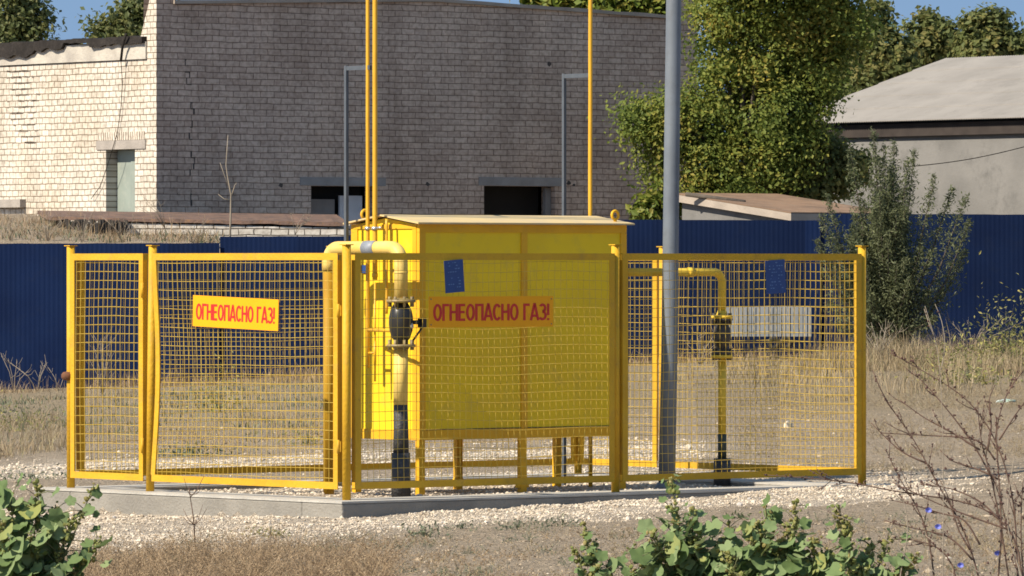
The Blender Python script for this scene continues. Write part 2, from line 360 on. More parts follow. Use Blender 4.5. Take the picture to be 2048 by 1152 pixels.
class MB:
    """collects shapes in local coordinates; build() links them as ONE mesh object"""
    def __init__(self):
        self.v, self.f, self.s = [], [], []
    def add(self, vs, fs, sm=False):
        k = len(self.v)
        self.v += [tuple(p) for p in vs]
        for f in fs:
            self.f.append(tuple(i + k for i in f)); self.s.append(sm)
        return self
    def box(self, a, b):
        (x0, y0, z0), (x1, y1, z1) = a, b
        return self.add([(x0, y0, z0), (x1, y0, z0), (x1, y1, z0), (x0, y1, z0), (x0, y0, z1), (x1, y0, z1), (x1, y1, z1), (x0, y1, z1)],
                        [(0, 3, 2, 1), (4, 5, 6, 7), (0, 1, 5, 4), (1, 2, 6, 5), (2, 3, 7, 6), (3, 0, 4, 7)])
    def hexa(self, p):
        return self.add(p, [(0, 3, 2, 1), (4, 5, 6, 7), (0, 1, 5, 4), (1, 2, 6, 5), (2, 3, 7, 6), (3, 0, 4, 7)])
    def tube(self, pts, r, n=10, cap=True, smooth=True):
        pts = [Vector(p) for p in pts]
        rs = r if isinstance(r, (list, tuple)) else [r] * len(pts)
        rings, ref = [], None
        for i, p in enumerate(pts):
            d = (pts[min(i + 1, len(pts) - 1)] - pts[max(i - 1, 0)]).normalized()
            if ref is None:
                ref = Vector((0, 0, 1)) if abs(d.z) < 0.9 else Vector((1, 0, 0))
            a = d.cross(ref)
            if a.length < 1e-5: a = d.orthogonal()
            a.normalize(); b = a.cross(d).normalized(); ref = b.cross(a) if False else ref
            if abs(d.dot(ref)) > 0.95: ref = b
            rings.append([p + (a * math.cos(t) + b * math.sin(t)) * rs[i] for t in [2 * math.pi * j / n for j in range(n)]])
        # align consecutive rings so that tubes do not twist
        for i in range(1, len(rings)):
            best = min(range(n), key=lambda s: (rings[i][s] - rings[i - 1][0] - (pts[i] - pts[i - 1])).length)
            rings[i] = rings[i][best:] + rings[i][:best]
            q = rings[i][1] - pts[i]; q0 = rings[i - 1][1] - pts[i - 1]; qm = rings[i][-1] - pts[i]
            if (qm - q0).length < (q - q0).length:
                rings[i] = [rings[i][0]] + rings[i][1:][::-1]
        vs = [q for rg in rings for q in rg]
        fs = []
        for i in range(len(rings) - 1):
            for j in range(n):
                k = (j + 1) % n
                fs.append((i * n + j, i * n + k, (i + 1) * n + k, (i + 1) * n + j))
        self.add(vs, fs, smooth)
        if cap:
            m = len(self.v) - len(vs)
            self.f.append(tuple(m + j for j in range(n))[::-1]); self.s.append(False)
            self.f.append(tuple(m + (len(rings) - 1) * n + j for j in range(n))); self.s.append(False)
        return self
    def lathe(self, prof, n=24, center=(0, 0)):
        cx, cy = center
        vs, fs = [], []
        for r, z in prof:
            for j in range(n):
                t = 2 * math.pi * j / n
                vs.append((cx + r * math.cos(t), cy + r * math.sin(t), z))
        for i in range(len(prof) - 1):
            for j in range(n):
                k = (j + 1) % n
                fs.append((i * n + j, i * n + k, (i + 1) * n + k, (i + 1) * n + j))
        self.add(vs, fs, True)
        m = len(self.v) - len(vs)
        self.f.append(tuple(m + j for j in range(n))[::-1]); self.s.append(False)
        self.f.append(tuple(m + (len(prof) - 1) * n + j for j in range(n))); self.s.append(False)
        return self
    def build(self, name, mat, parent=None, loc=None, world=False):
        vs = self.v
        if parent is None and loc is not None:
            vs = [(p[0] - loc[0], p[1] - loc[1], p[2] - loc[2]) for p in vs]
        elif parent is not None and world:
            root = parent
            while root.parent: root = root.parent
            L = root.location
            vs = [(p[0] - L.x, p[1] - L.y, p[2] - L.z) for p in vs]
        me = bpy.data.meshes.new(name)
        me.from_pydata(vs, [], self.f)
        me.polygons.foreach_set('use_smooth', self.s)
        bm = bmesh.new(); bm.from_mesh(me)
        bmesh.ops.recalc_face_normals(bm, faces=bm.faces)
        bm.to_mesh(me); bm.free()
        me.materials.append(mat)
        o = bpy.data.objects.new(name, me)
        C.objects.link(o)
        if parent is not None: o.parent = parent
        elif loc is not None: o.location = loc
        return o

def mesh_np(name, V_, F_, mat, parent=None, loc=(0, 0, 0), smooth=False):
    V_ = np.asarray(V_, dtype=np.float32) - np.asarray(loc, dtype=np.float32)
    F_ = np.asarray(F_, dtype=np.int32)
    me = bpy.data.meshes.new(name)
    me.vertices.add(len(V_)); me.vertices.foreach_set('co', V_.ravel())
    k = F_.shape[1]
    me.loops.add(F_.size); me.loops.foreach_set('vertex_index', F_.ravel())
    me.polygons.add(len(F_))
    me.polygons.foreach_set('loop_start', np.arange(0, F_.size, k, dtype=np.int32))
    me.polygons.foreach_set('loop_total', np.full(len(F_), k, dtype=np.int32))
    me.polygons.foreach_set('use_smooth', np.full(len(F_), smooth))
    me.update(calc_edges=True)
    me.materials.append(mat)
    o = bpy.data.objects.new(name, me)
    C.objects.link(o)
    if parent is not None: o.parent = parent
    else: o.location = loc
    return o

def leaves_np(cen, size, up=0.4, aspect=0.6, nrm=None):
    """diamond leaves, one island each"""
    n = len(cen)
    if nrm is None:
        nrm = rng.normal(size=(n, 3)); nrm[:, 2] += up * 2
    nrm = nrm / np.linalg.norm(nrm, axis=1, keepdims=True)
    t = rng.normal(size=(n, 3)); a = np.cross(nrm, t); a /= np.linalg.norm(a, axis=1, keepdims=True)
    b = np.cross(nrm, a)
    s = (np.asarray(size) * np.ones(n))[:, None]
    V_ = np.stack([cen - a * s, cen - b * s * aspect + nrm * s * 0.15, cen + a * s, cen + b * s * aspect + nrm * s * 0.15], 1).reshape(-1, 3)
    return V_, np.arange(4 * n).reshape(n, 4)

ICO = None
def stones_np(cen, size, flat=0.7):
    global ICO
    if ICO is None:
        bm = bmesh.new(); bmesh.ops.create_icosphere(bm, subdivisions=1, radius=1.0)
        ICO = (np.array([v.co[:] for v in bm.verts]), np.array([[v.index for v in f.verts] for f in bm.faces])); bm.free()
    v0, f0 = ICO
    n = len(cen)
    jit = 1 + rng.uniform(-0.35, 0.35, size=(n, len(v0), 1))
    s = rng.uniform(0.6, 1.25, size=(n, 1, 3)); s[:, :, 2] *= flat
    ang = rng.uniform(0, 6.28, n); ca, sa = np.cos(ang)[:, None], np.sin(ang)[:, None]
    p = v0[None] * jit * s
    q = p.copy(); q[:, :, 0] = p[:, :, 0] * ca - p[:, :, 1] * sa; q[:, :, 1] = p[:, :, 0] * sa + p[:, :, 1] * ca
    q = q * np.asarray(size)[:, None, None] + cen[:, None, :]
    Fq = (f0[None] + (np.arange(n) * len(v0))[:, None, None]).reshape(-1, 3)
    return q.reshape(-1, 3), Fq

def blades_np(base, h, w, lean=0.35, segs=2):
    """bent tapering blades, one island each: a quad and a top triangle folded into quads"""
    n = len(base)
    ang = rng.uniform(0, 6.28, n); d = np.stack([np.cos(ang), np.sin(ang), np.zeros(n)], 1)
    ang2 = rng.uniform(0, 6.28, n); side = np.stack([np.cos(ang2), np.sin(ang2), np.zeros(n)], 1)
    h = np.asarray(h)[:, None]; w = (np.asarray(w) * np.ones(n))[:, None]
    ln = rng.uniform(0, lean, n)[:, None]
    zed = np.array([[0, 0, 1.0]])
    m = base + zed * h * 0.55 + d * h * ln * 0.35
    t = base + zed * h * (1 - ln * 0.3) + d * h * ln
    V_ = np.stack([base - side * w, base + side * w, m + side * w * 0.75, m - side * w * 0.75, t + side * w * 0.15, t - side * w * 0.15], 1).reshape(-1, 3)
    k = np.arange(n)[:, None] * 6
    F_ = np.concatenate([k + np.array([[0, 1, 2, 3]]), k + np.array([[3, 2, 4, 5]])], 0)
    return V_, F_

def arc_path(pts, rad, n=7):
    """polyline with rounded corners"""
    pts = [Vector(p) for p in pts]
    out = [pts[0]]
    for i in range(1, len(pts) - 1):
        a, b, c = pts[i - 1], pts[i], pts[i + 1]
        d1, d2 = (a - b).normalized(), (c - b).normalized()
        p0, p2 = b + d1 * rad, b + d2 * rad
        o = b + d1 * rad + d2 * rad
        for k in range(n + 1):
            t = k / n * math.pi / 2
            out.append(o + (p0 - o) * math.cos(t) + (p2 - o) * math.sin(t))
    out.append(pts[-1])
    return out

def glyph(ch):
    """(advance, strokes) of a condensed block letter in a 1-high cell; a stroke is a polyline with a closed flag"""
    def ell(cx, cy, rx, ry, a0, a1, n=22):
        return [(cx + rx * math.cos(R(a0 + (a1 - a0) * k / n)), cy + ry * math.sin(R(a0 + (a1 - a0) * k / n))) for k in range(n + 1)]
    if ch == 'О': return 0.54, [(ell(0.25, 0.5, 0.19, 0.44, 0, 360)[:-1], True)]
    if ch == 'Г': return 0.42, [([(0.06, 0.0), (0.06, 0.94), (0.38, 0.94)], False)]
    if ch == 'Н': return 0.52, [([(0.06, 0), (0.06, 1)], False), ([(0.42, 0), (0.42, 1)], False), ([(0.11, 0.52), (0.37, 0.52)], False)]
    if ch == 'Е': return 0.46, [([(0.39, 0.94), (0.06, 0.94), (0.06, 0.06), (0.40, 0.06)], False), ([(0.11, 0.52), (0.36, 0.52)], False)]
    if ch == 'П': return 0.52, [([(0.06, 0), (0.06, 0.94), (0.42, 0.94), (0.42, 0)], False)]
    if ch == 'А': return 0.53, [([(0.03, 0), (0.235, 0.97), (0.265, 0.97), (0.47, 0)], False), ([(0.13, 0.27), (0.37, 0.27)], False)]
    if ch == 'С': return 0.50, [(ell(0.25, 0.5, 0.19, 0.44, 42, 318), False)]
    if ch == 'З': return 0.46, [(ell(0.20, 0.73, 0.155, 0.21, 150, -90) + ell(0.20, 0.29, 0.185, 0.23, 90, -150), False)]
    if ch == '!': return 0.2, [([(0.08, 1.0), (0.08, 0.30)], False), ([(0.08, 0.12), (0.08, 0.0)], False)]
    return 0.26, []
def text_part(name, s, width, height, mat, parent, pos, wt=0.115, rot=0.0):
    """flat lettering in the local xz plane facing -y, fitted to width x height, drawn as mitred strokes"""
    polys, x = [], 0.0
    for ch in s:
        adv, strokes = glyph(ch)
        for pts, closed in strokes:
            n = len(pts); L, Rr = [], []
            for k in range(n):
                p = Vector(pts[k])
                a = Vector(pts[k - 1]) if (k > 0 or closed) else None
                b = Vector(pts[(k + 1) % n]) if (k < n - 1 or closed) else None
                d1 = (p - a).normalized() if a is not None else None
                d2 = (b - p).normalized() if b is not None else None
                if d1 is None: d1 = d2
                if d2 is None: d2 = d1
                n1, n2 = Vector((-d1.y, d1.x)), Vector((-d2.y, d2.x))
                mv = n1 + n2
                mv = n1 if mv.length < 0.2 else mv.normalized()
                f = min(1.8, 1 / max(0.3, mv.dot(n1)))
                L.append(p + mv * f * wt / 2); Rr.append(p - mv * f * wt / 2)
            for k in range(n if closed else n - 1):
                q = (k + 1) % n
                polys.append([(v.x + x, v.y) for v in (L[k], L[q], Rr[q], Rr[k])])
        x += adv
    x -= 0.06
    c, sn = math.cos(rot), math.sin(rot)
    m = MB()
    for i, pl_ in enumerate(polys):
        vs = []
        for (a, b) in pl_:
            X, Z = (a / x - 0.5) * width, (b - 0.5) * height
            vs.append((pos[0] + X * c - Z * sn, pos[1], pos[2] + X * sn + Z * c))
        m.add(vs, [(0, 1, 2, 3)])
    return m.build(name, mat, parent)

# ------------------------------------------------------------------ ground
def axis(segs):
    out = []
    for a, b, st in segs:
        out += list(np.arange(a, b, st))
    return out + [segs[-1][1]]
xs = axis([(-400, -60, 40), (-60, -12, 4), (-12, -5, 0.5), (-5, 6, 0.13), (6, 12, 0.5), (12, 60, 4), (60, 400, 40)])
ys = axis([(-60, 20, 10), (20, 32, 1.0), (32, 56, 0.14), (56, 100, 0.5), (100, 160, 4), (160, 900, 60)])
nx, ny = len(xs), len(ys)
def gravel_amount(x, y):
    u, v = uv_of(x, y)
    du = max(-u, u - LEN_U, 0); dv = max(-v, v - LEN_V, 0)
    d = math.hypot(du, dv)
    w = noise.noise((x * 0.6, y * 0.35, 3)) * 0.5
    w2 = noise.noise((x * 2.2, y * 1.4, 13)) * 0.5
    a = 1 - smooth(1.5, 3.1, d + w * 1.6 + w2 * 0.9)
    if d < 1e-6: a = 0.75
    b = (1 - smooth(0.8, 3.6, abs(y - 57.5 + w * 4))) * (1 - smooth(0.8, 3.0, x)) * 1.0
    c = (1 - smooth(1.0, 3.0, abs(y - 51.5 + w * 3))) * (1 - smooth(-5, -3.2, x)) * 0.75
    return max(a * (1 - smooth(2.9, 4.0, x + w)), b, c, (1 - smooth(0.6, 2.2, math.hypot((x + 2.6) * 0.8, (y - 42.6) * 0.55) + w)) * 0.95)
def straw_amount(x, y):
    w = noise.noise((x * 0.5, y * 0.2, 8)) * 0.5 + 0.5
    far = smooth(58, 72, y)
    near = (1 - smooth(38.5, 42, y)) * (0.35 + 0.4 * (1 - smooth(-2.2, -0.2, x)))
    right = smooth(2.5, 4.5, x) * smooth(60, 68, y) * 0.3
    return min(1, far * (0.35 + 0.5 * w) + near * (0.4 + w * 0.7) + right)
gv, gg, gs = [], [], []
for y in ys:
    for x in xs:
        gv.append((x, y, ground_z(x, y)))
        near = -9 < x < 9 and 30 < y < 110
        gg.append(gravel_amount(x, y) if near else 0.0)
        gs.append(straw_amount(x, y) if near else 0.5)
idx = np.arange(nx * ny).reshape(ny, nx)
gf = np.stack([idx[:-1, :-1], idx[:-1, 1:], idx[1:, 1:], idx[1:, :-1]], -1).reshape(-1, 4)
ground = mesh_np('ground', gv, gf, M['ground'], smooth=True)
for nm, vals in (('gravel', gg), ('straw', gs)):
    at_ = ground.data.attributes.new(nm, 'FLOAT', 'POINT')
    at_.data.foreach_set('value', np.array(vals, dtype=np.float32))
tag(ground, 'dry brown soil with pale gravel round the yellow enclosure', 'ground', kind='structure')

# ------------------------------------------------------------------ yellow gas enclosure: plinth, fences, gate
t = thing('concrete_plinth', 'low pale concrete strip footing under the yellow mesh fence', 'plinth', C0, A40)
m = MB()
o_, i_ = 0.20, 0.26
u1, v1 = LEN_U, LEN_V
def ring(m, o_, z0, z1):
    m.box((-o_, -o_, z0), (u1 + o_, i_, z1)).box((-o_, v1 - i_, z0), (u1 + o_, v1 + o_, z1))
    m.box((-o_, i_, z0), (i_, v1 - i_, z1)).box((u1 - i_, i_, z0), (u1 + o_, v1 - i_, z1))
ring(m, o_, -0.5, -0.0151)
sc_ = MB(); ring(sc_, o_ + 0.004, -0.015, 0.0); sc_.build('pale_top', M['plinth_top'], t)  # thin layer that makes the plinth top paler than its sides
pl = m.build('footing', M['concrete'], t)
bv = pl.modifiers.new('bevel', 'BEVEL'); bv.width = 0.012; bv.segments = 2; bv.limit_method = 'ANGLE'

PH, PR = 1.80, 0.031
def post(parent, x, y=0.0, h=PH, r=PR, lean=0.0):
    m = MB(); m.tube([(x, y, -0.05), (x + lean, y, h)], r, 14)
    p = m.build('post', M['amber'], parent)
    c = MB(); c.box((x + lean - 0.036, y - 0.036, h), (x + lean + 0.036, y + 0.036, h + 0.007))
    c.build('cap', M['amber'], p)
    return p
def panel(parent, x0, x1, name='mesh_panel', z0=0.075, z1=1.745, sw=0.05, bend=None, seed=0, wav=0.016, rfl=0.012):
    """frame of steel angle (face plate in front of the posts, flange turned inwards at the outer edge) with wire mesh; bend(z) pushes the left stile sideways"""
    m = MB()
    y0, y1, y2 = -0.032, -0.026, 0.012
    tf = 0.006
    m.box((x0, y0, z1 - sw), (x1, y1, z1)).box((x0, y1, z1 - tf), (x1, y2, z1))
    m.box((x0, y0, z0), (x1, y1, z0 + sw)).box((x0, y1, z0), (x1, y2, z0 + tf))
    def stile(xa, xb, fa, fb, bd, y2=y2):
        zs = np.linspace(z0 + sw, z1 - sw, 14)
        for a, b in zip(zs[:-1], zs[1:]):
            p, q = bd(a), bd(b)
            m.hexa([(xa + p, y0, a), (xb + p, y0, a), (xb + p, y1, a), (xa + p, y1, a), (xa + q, y0, b), (xb + q, y0, b), (xb + q, y1, b), (xa + q, y1, b)])
            m.hexa([(fa + p, y1, a), (fb + p, y1, a), (fb + p, y2, a), (fa + p, y2, a), (fa + q, y1, b), (fb + q, y1, b), (fb + q, y2, b), (fa + q, y2, b)])
    stile(x0, x0 + sw, x0, x0 + tf, bend or (lambda z: 0.0))
    stile(x1 - sw, x1, x1 - tf, x1, lambda z: 0.0, rfl)
    p = m.build(name, M['amber'], parent)
    w = MB()
    cell, r = 0.067, 0.0019
    X0, X1, Z0, Z1 = x0 + sw * 0.7, x1 - sw * 0.7, z0 + sw * 0.7, z1 - sw * 0.7
    def warp(x, z):
        e = min(1, (x - X0) / 0.25) * min(1, (X1 - x) / 0.25)
        k = 0.020
        dx = noise.noise((x * 1.3 + seed, z * 1.1, seed)) * k * 1.4 + noise.noise((x * 4 + seed, z * 3, 7)) * 0.004
        dz = noise.noise((x * 1.1, z * 1.2 + seed, 3 + seed)) * k + noise.noise((x * 5, z * 4 + seed, 17)) * 0.003
        dy = -0.021 + noise.noise((x * 0.9, z * 0.9, 30 + seed)) * wav
        # torn hem: the bottom of the mesh leans sideways
        dx += 0.018 * max(0, 1 - (z - Z0) / 0.16) * (noise.noise((x * 0.8 + seed, 1, 2)) + 0.4)
        if bend: dx += bend(z) * max(0, 1 - (x - X0) / 1.0)
        return x + dx * e, dy, z + dz
    nvx = int((X1 - X0) / 0.057)
    for i in range(nvx + 1):
        x = X0 + (i + 0.5) * (X1 - X0) / (nvx + 1)
        pts = []
        for z in np.linspace(Z0, Z1, 14):
            a, b, c = warp(x, z)
            pts.append((a, b, z))
        w.tube(pts, r, 4, False, False)
    nhz = int((Z1 - Z0) / cell)
    for i in range(nhz + 1):
        z = Z0 + (i + 0.5) * (Z1 - Z0) / (nhz + 1)
        pts = []
        for x in np.linspace(X0, X1, max(6, int((X1 - X0) / 0.12))):
            a, b, c = warp(x, z)
            pts.append((x, b + 0.004, c))
        w.tube(pts, r, 4, False, False)
    w.build('wire_mesh', M['wire'], p)
    return p

um = t_on(P(0, 0), U, 1231)                        # middle post of the front run
fr = thing('mesh_fence', 'shaded yellow mesh fence run of two panels facing right, carrying the long gas warning sign', 'fence', P(0, 0), A40, 'yellow mesh fence runs')
post(fr, 0.0); post(fr, um, h=PH + 0.005); post(fr, LEN_U)
panel(fr, 0.055, um - PR - 0.004, seed=1.7, wav=0.007, rfl=-0.018)
panel(fr, um + PR + 0.012, LEN_U - 0.034, seed=5.1, wav=0.007, rfl=-0.016)

XL = LEN_V
xg0 = XL - 2.235
sd = thing('mesh_fence', 'narrow sunlit yellow mesh fence bay at the left end beside the gate', 'fence', P(0, LEN_V), A50, 'yellow mesh fence runs')
post(sd, 0.0)
post(sd, 0.985, lean=0.035)
panel(sd, 0.036, 0.94, seed=9.3)
k = MB(); k.lathe([(0.0, 0.80), (0.03, 0.803), (0.045, 0.82), (0.045, 0.845), (0.03, 0.862), (0.0, 0.866)], 12, (-0.004, -0.03))
k.build('knob', M['rust'], sd)
for z in (0.28, 1.42):
    hg = MB(); hg.tube([(0.945, -0.04, z), (0.945, -0.04, z + 0.11)], 0.012, 8); hg.build('hinge_pin', M['amber'], sd)

gt = thing('mesh_gate', 'sunlit yellow mesh gate with a bowed left stile and a gas warning sign', 'gate', P(0, LEN_V), A50)
def bow(z):
    s = (z - 0.075) / 1.67
    return 0.06 * math.sin(math.pi * min(1, max(0, (s * 0.92 + 0.06)))) ** 1.4 - 0.02 * (1 - s) + 0.0 * s
panel(gt, 1.045, XL - 0.062, name='gate_frame', seed=13.0, bend=bow)
for z in (0.34, 1.30):
    h = MB(); h.box((XL - 0.061, -0.03, z), (XL - 0.030, -0.012, z + 0.075)); h.tube([(XL - 0.048, -0.036, z - 0.01), (XL - 0.048, -0.036, z + 0.085)], 0.011, 8)
    h.build('hinge', M['amber'], gt)

rl = thing('mesh_fence', 'rear left yellow mesh fence run seen through the gate', 'fence', P(0, LEN_V), A40, 'yellow mesh fence runs')
post(rl, 2.49); panel(rl, 0.055, 2.45, seed=21); panel(rl, 2.53, LEN_U - 0.05, seed=23)
rr = thing('mesh_fence', 'rear right yellow mesh fence run behind the grey pole', 'fence', P(LEN_U, LEN_V), A50, 'yellow mesh fence runs')
post(rr, 0.0); post(rr, LEN_V - 2.28)
panel(rr, 0.055, LEN_V - 2.28 - 0.035, seed=31, rfl=-0.018); panel(rr, LEN_V - 2.245, LEN_V - 0.004, seed=33, rfl=-0.02)

# ------------------------------------------------------------------ signs and plaques on the mesh
def sign(name, label, cat, origin, rot, x0, x1, z0, z1, tilt, face, text=None, ty=0.0, group=None):
    xc, zc = (x0 + x1) / 2, (z0 + z1) / 2
    d = Vector((math.cos(rot), math.sin(rot), 0)); nrm = Vector((math.sin(rot), -math.cos(rot), 0))
    t = thing(name, label, cat, origin + d * xc + nrm * 0.040 + Vector((0, 0, zc)), rot, group)
    w, h = (x1 - x0) / 2, (z1 - z0) / 2
    c, s = math.cos(tilt), math.sin(tilt)
    def rp(x, y, z): return (x * c - z * s, y, x * s + z * c)
    m = MB()
    m.hexa([rp(-w, -0.003, -h), rp(w, -0.003, -h), rp(w, 0.0, -h), rp(-w, 0.0, -h), rp(-w, -0.003, h), rp(w, -0.003, h), rp(w, 0.0, h), rp(-w, 0.0, h)])
    m.build('plate', M[face], t)
    return t, w, h, rp
Lp = P(0, LEN_V); Dg = Vector((math.cos(A50), math.sin(A50), 0))
def zat(A, d, x, py):
    Y = (A + d * x).y
    return ZC - (py - YH) / F * Y
xa, xb = t_on(Lp, Dg, 395), t_on(Lp, Dg, 566)
t, w, h, rp = sign('warning_sign', 'sunlit orange yellow sign with red letters hung on the left gate', 'sign', Lp, A50, xa, xb, zat(Lp, Dg, xa, 656), zat(Lp, Dg, xa, 594), R(-1.6), 'sign_yellow')
text_part('lettering', 'ОГНЕОПАСНО ГАЗ!', w * 1.84, h * 1.02, M['red'], t, (0, -0.0045, -0.004), 0.145, R(-1.6))
xa, xb = t_on(C0, U, 850), t_on(C0, U, 1099)
t, w, h, rp = sign('warning_sign', 'shaded amber sign with red letters hung on the mesh in front of the cabinet', 'sign', C0, A40, xa, xb, zat(C0, U, xa, 655), zat(C0, U, xa, 593), 0.0, 'sign_yellow')
text_part('lettering', 'ОГНЕОПАСНО ГАЗ!', w * 1.86, h * 1.08, M['red'], t, (0, -0.0045, -0.004), 0.145)
for sx in (-1, 1):
    for sz in (-1, 1):
        b = MB(); b.tube([(sx * (w - 0.02), -0.0032, sz * (h - 0.02)), (sx * (w - 0.02), -0.006, sz * (h - 0.02))], 0.006, 6)
        b.build('rivet', M['flange'], t)
def plaque(label, pa, pb, ya, yb, tilt, seed):
    xa, xb = t_on(C0, U, pa), t_on(C0, U, pb)
    t, w, h, rp = sign('plaque', label, 'plaque', C0, A40, xa, xb, zat(C0, U, xa, yb), zat(C0, U, xa, ya), tilt, 'plaque_blue', group='blue plaques on the mesh fence')
    r_ = random.Random(seed)
    m = MB()
    for row in range(9):
        z = h * (0.82 - row * 0.19)
        x = -w * 0.7 + r_.random() * w * 0.3
        while x < w * 0.7:
            ln = r_.uniform(0.006, 0.02)
            if r_.random() < 0.5:
                m.add([rp(x, -0.0045, z), rp(x + ln, -0.0045, z), rp(x + ln, -0.0045, z + 0.006), rp(x, -0.0045, z + 0.006)], [(0, 1, 2, 3)])
            x += ln + 0.008
    m.build('faint_lettering', M['plaque_mark'], t)
plaque('blue plaque hung crooked on the mesh just above the shaded warning sign', 882, 920, 520, 585, R(4.0), 3)
plaque('darker blue plaque hung on the right hand mesh panel against the navy fence', 1524, 1563, 520, 587, R(3.0), 5)

# ------------------------------------------------------------------ gas cabinet
CU, CV = 1.59, 1.14
CL, CW, CB, CT = 2.02, 0.80, 0.37, 1.962
cab = thing('gas_cabinet', 'yellow sheet steel gas cabinet with ridged roof standing on legs', 'cabinet', P(CU, CV), A40)
m = MB(); m.box((0.006, 0.006, CB + 0.002), (CL - 0.006, CW - 0.006, CT - 0.004))
m.add([(0.006, 0.03, CT - 0.004), (0.006, CW - 0.03, CT - 0.004), (0.006, CW / 2, CT + 0.045)], [(0, 1, 2)])
m.add([(CL - 0.006, 0.03, CT - 0.004), (CL - 0.006, CW - 0.03, CT - 0.004), (CL - 0.006, CW / 2, CT + 0.045)], [(0, 1, 2)])
m.build('body', M['lemon'], cab)
fw = 0.058
m = MB()
pr = -0.004
for (a, b) in ((0, fw), (CL / 2 - fw / 2, CL / 2 + fw / 2), (CL - fw, CL)):
    m.box((a, pr, CB + 0.075), (b, 0.03, CT - 0.062))
m.box((0, pr, CB), (CL, 0.03, CB + 0.073)).box((0, pr, CT - 0.06), (CL, 0.03, CT - 0.001))
# end frames
for x0, x1 in ((pr, 0.03), (CL - 0.03, CL - pr)):
    m.box((x0, 0.031, CB), (x1, CW - 0.031, CB + 0.073)).box((x0, 0.031, CT - 0.035), (x1, CW - 0.031, CT - 0.001))
    m.box((x0, 0.031, CB + 0.075), (x1, 0.031 + 0.045, CT - 0.037)).box((x0, CW - 0.076, CB + 0.075), (x1, CW - 0.031, CT - 0.037))
m.box((0, CW - 0.03, CB), (CL, CW - pr, CB + 0.073)).box((0, CW - 0.03, CT - 0.06), (CL, CW - pr, CT - 0.001))
for a in (0, CL / 2 - fw / 2, CL - fw):
    m.box((a, CW - 0.03, CB + 0.075), (a + fw, CW - pr, CT - 0.062))
m.build('frame', M['cab_frame'], cab)
m = MB(); m.box((fw + 0.004, -0.0025, CB + 0.073), (CL - fw - 0.004, 0.004, CB + 0.079)); m.build('door_gap', M['crack'], cab)
ov, rt = 0.045, 0.06
m = MB()
for s in (0, 1):
    y0, y1 = (-ov, CW / 2) if s == 0 else (CW + ov, CW / 2)
    m.hexa([(-ov, y0, CT), (CL + ov, y0, CT), (CL + ov, y1, CT + rt), (-ov, y1, CT + rt),
            (-ov, y0, CT + 0.012), (CL + ov, y0, CT + 0.012), (CL + ov, y1, CT + rt + 0.012), (-ov, y1, CT + rt + 0.012)])
m.build('roof', M['roof_yellow'], cab)
for x in (0.03, CL / 2, CL - 0.03):
    for y in (0.025, CW - 0.025):
        m = MB(); m.box((x - 0.028, y - 0.022, -0.04), (x + 0.028, y + 0.022, CB - 0.001))
        if 0.5 < x < 1.5:
            m.hexa([(x - 0.06, y - 0.018, 0.0), (x + 0.06, y - 0.018, 0), (x + 0.06, y + 0.018, 0), (x - 0.06, y + 0.018, 0),
                    (x - 0.028, y - 0.018, 0.06), (x + 0.028, y - 0.018, 0.06), (x + 0.028, y + 0.018, 0.06), (x - 0.028, y + 0.018, 0.06)])
        m.build('leg', M['cab_frame'], cab)
for (x, y, z) in ((CL - 0.06, 0.06, CT + 0.02), (0.05, CW - 0.1, CT + 0.02)):
    m = MB()
    m.tube([(x, y, z), (x, y, z + 0.03)], 0.013, 8)
    m.tube([(x + 0.032 * math.cos(a), y, z + 0.055 + 0.032 * math.sin(a)) for a in np.linspace(0, 2 * math.pi, 21)], 0.011, 8, False)
    m.build('lifting_eye', M['cab_frame'], cab)
m = MB(); m.box((-0.007, CW - 0.20, 1.60), (-0.0045, CW - 0.11, 1.66)); m.build('name_plate', M['plaque_blue'], cab)

# ------------------------------------------------------------------ gas pipes
def bolts(m, c, r, z0, z1, n=8, br=0.011):
    for k in range(n):
        a = 2 * math.pi * (k + 0.5) / n
        m.tube([(c[0] + r * math.cos(a), c[1] + r * math.sin(a), z0), (c[0] + r * math.cos(a), c[1] + r * math.sin(a), z1)], br, 6)
ip = thing('gas_pipe', 'thick cream yellow inlet pipe with a black valve in front of the cabinet end', 'pipe', P(1.24, 0.92), A40)
m = MB(); m.tube([(0, 0, -0.06), (0.0, 0, 0.29)], [0.072, 0.068], 20); m.build('base_sleeve', M['sleeve'], ip)
m = MB(); m.tube([(0, 0, 0.291), (0, 0, 0.45), (-0.004, 0, 0.64)], [0.058, 0.054, 0.052], 20); m.build('wrapped_pipe', M['sleeve'], ip)
m = MB(); m.tube([(-0.004, 0, 0.641), (0, 0, 1.06)], 0.0525, 20); m.build('lower_pipe', M['cream'], ip)
m = MB(); m.lathe([(0.055, 1.045), (0.062, 1.06), (0.107, 1.061), (0.107, 1.081), (0.06, 1.082)], 28); bolts(m, (0, 0), 0.088, 1.04, 1.115); m.build('flange', M['flange'], ip)
m = MB(); m.lathe([(0.04, 1.083), (0.045, 1.10), (0.068, 1.13), (0.084, 1.18), (0.089, 1.23), (0.088, 1.28), (0.078, 1.33), (0.058, 1.37), (0.045, 1.385)], 28)
vb = m.build('valve_body', M['valve_black'], ip)
m = MB(); m.tube([(0.06, -0.04, 1.24), (0.135, -0.075, 1.245)], 0.016, 10); m.box((0.115, -0.105, 1.205), (0.155, -0.05, 1.275)); m.tube([(0.13, -0.08, 1.20), (0.06, -0.055, 1.10)], 0.008, 8)
m.build('valve_handle', M['valve_black'], vb)
m = MB(); m.tube([(0.034, -0.077, 1.215), (0.038, -0.0865, 1.216)], 0.022, 4); m.build('sticker', M['white_label'], vb)
m = MB(); m.lathe([(0.06, 1.386), (0.107, 1.387), (0.107, 1.407), (0.062, 1.408), (0.055, 1.42)], 28); bolts(m, (0, 0), 0.088, 1.355, 1.43); m.build('flange', M['flange'], ip)
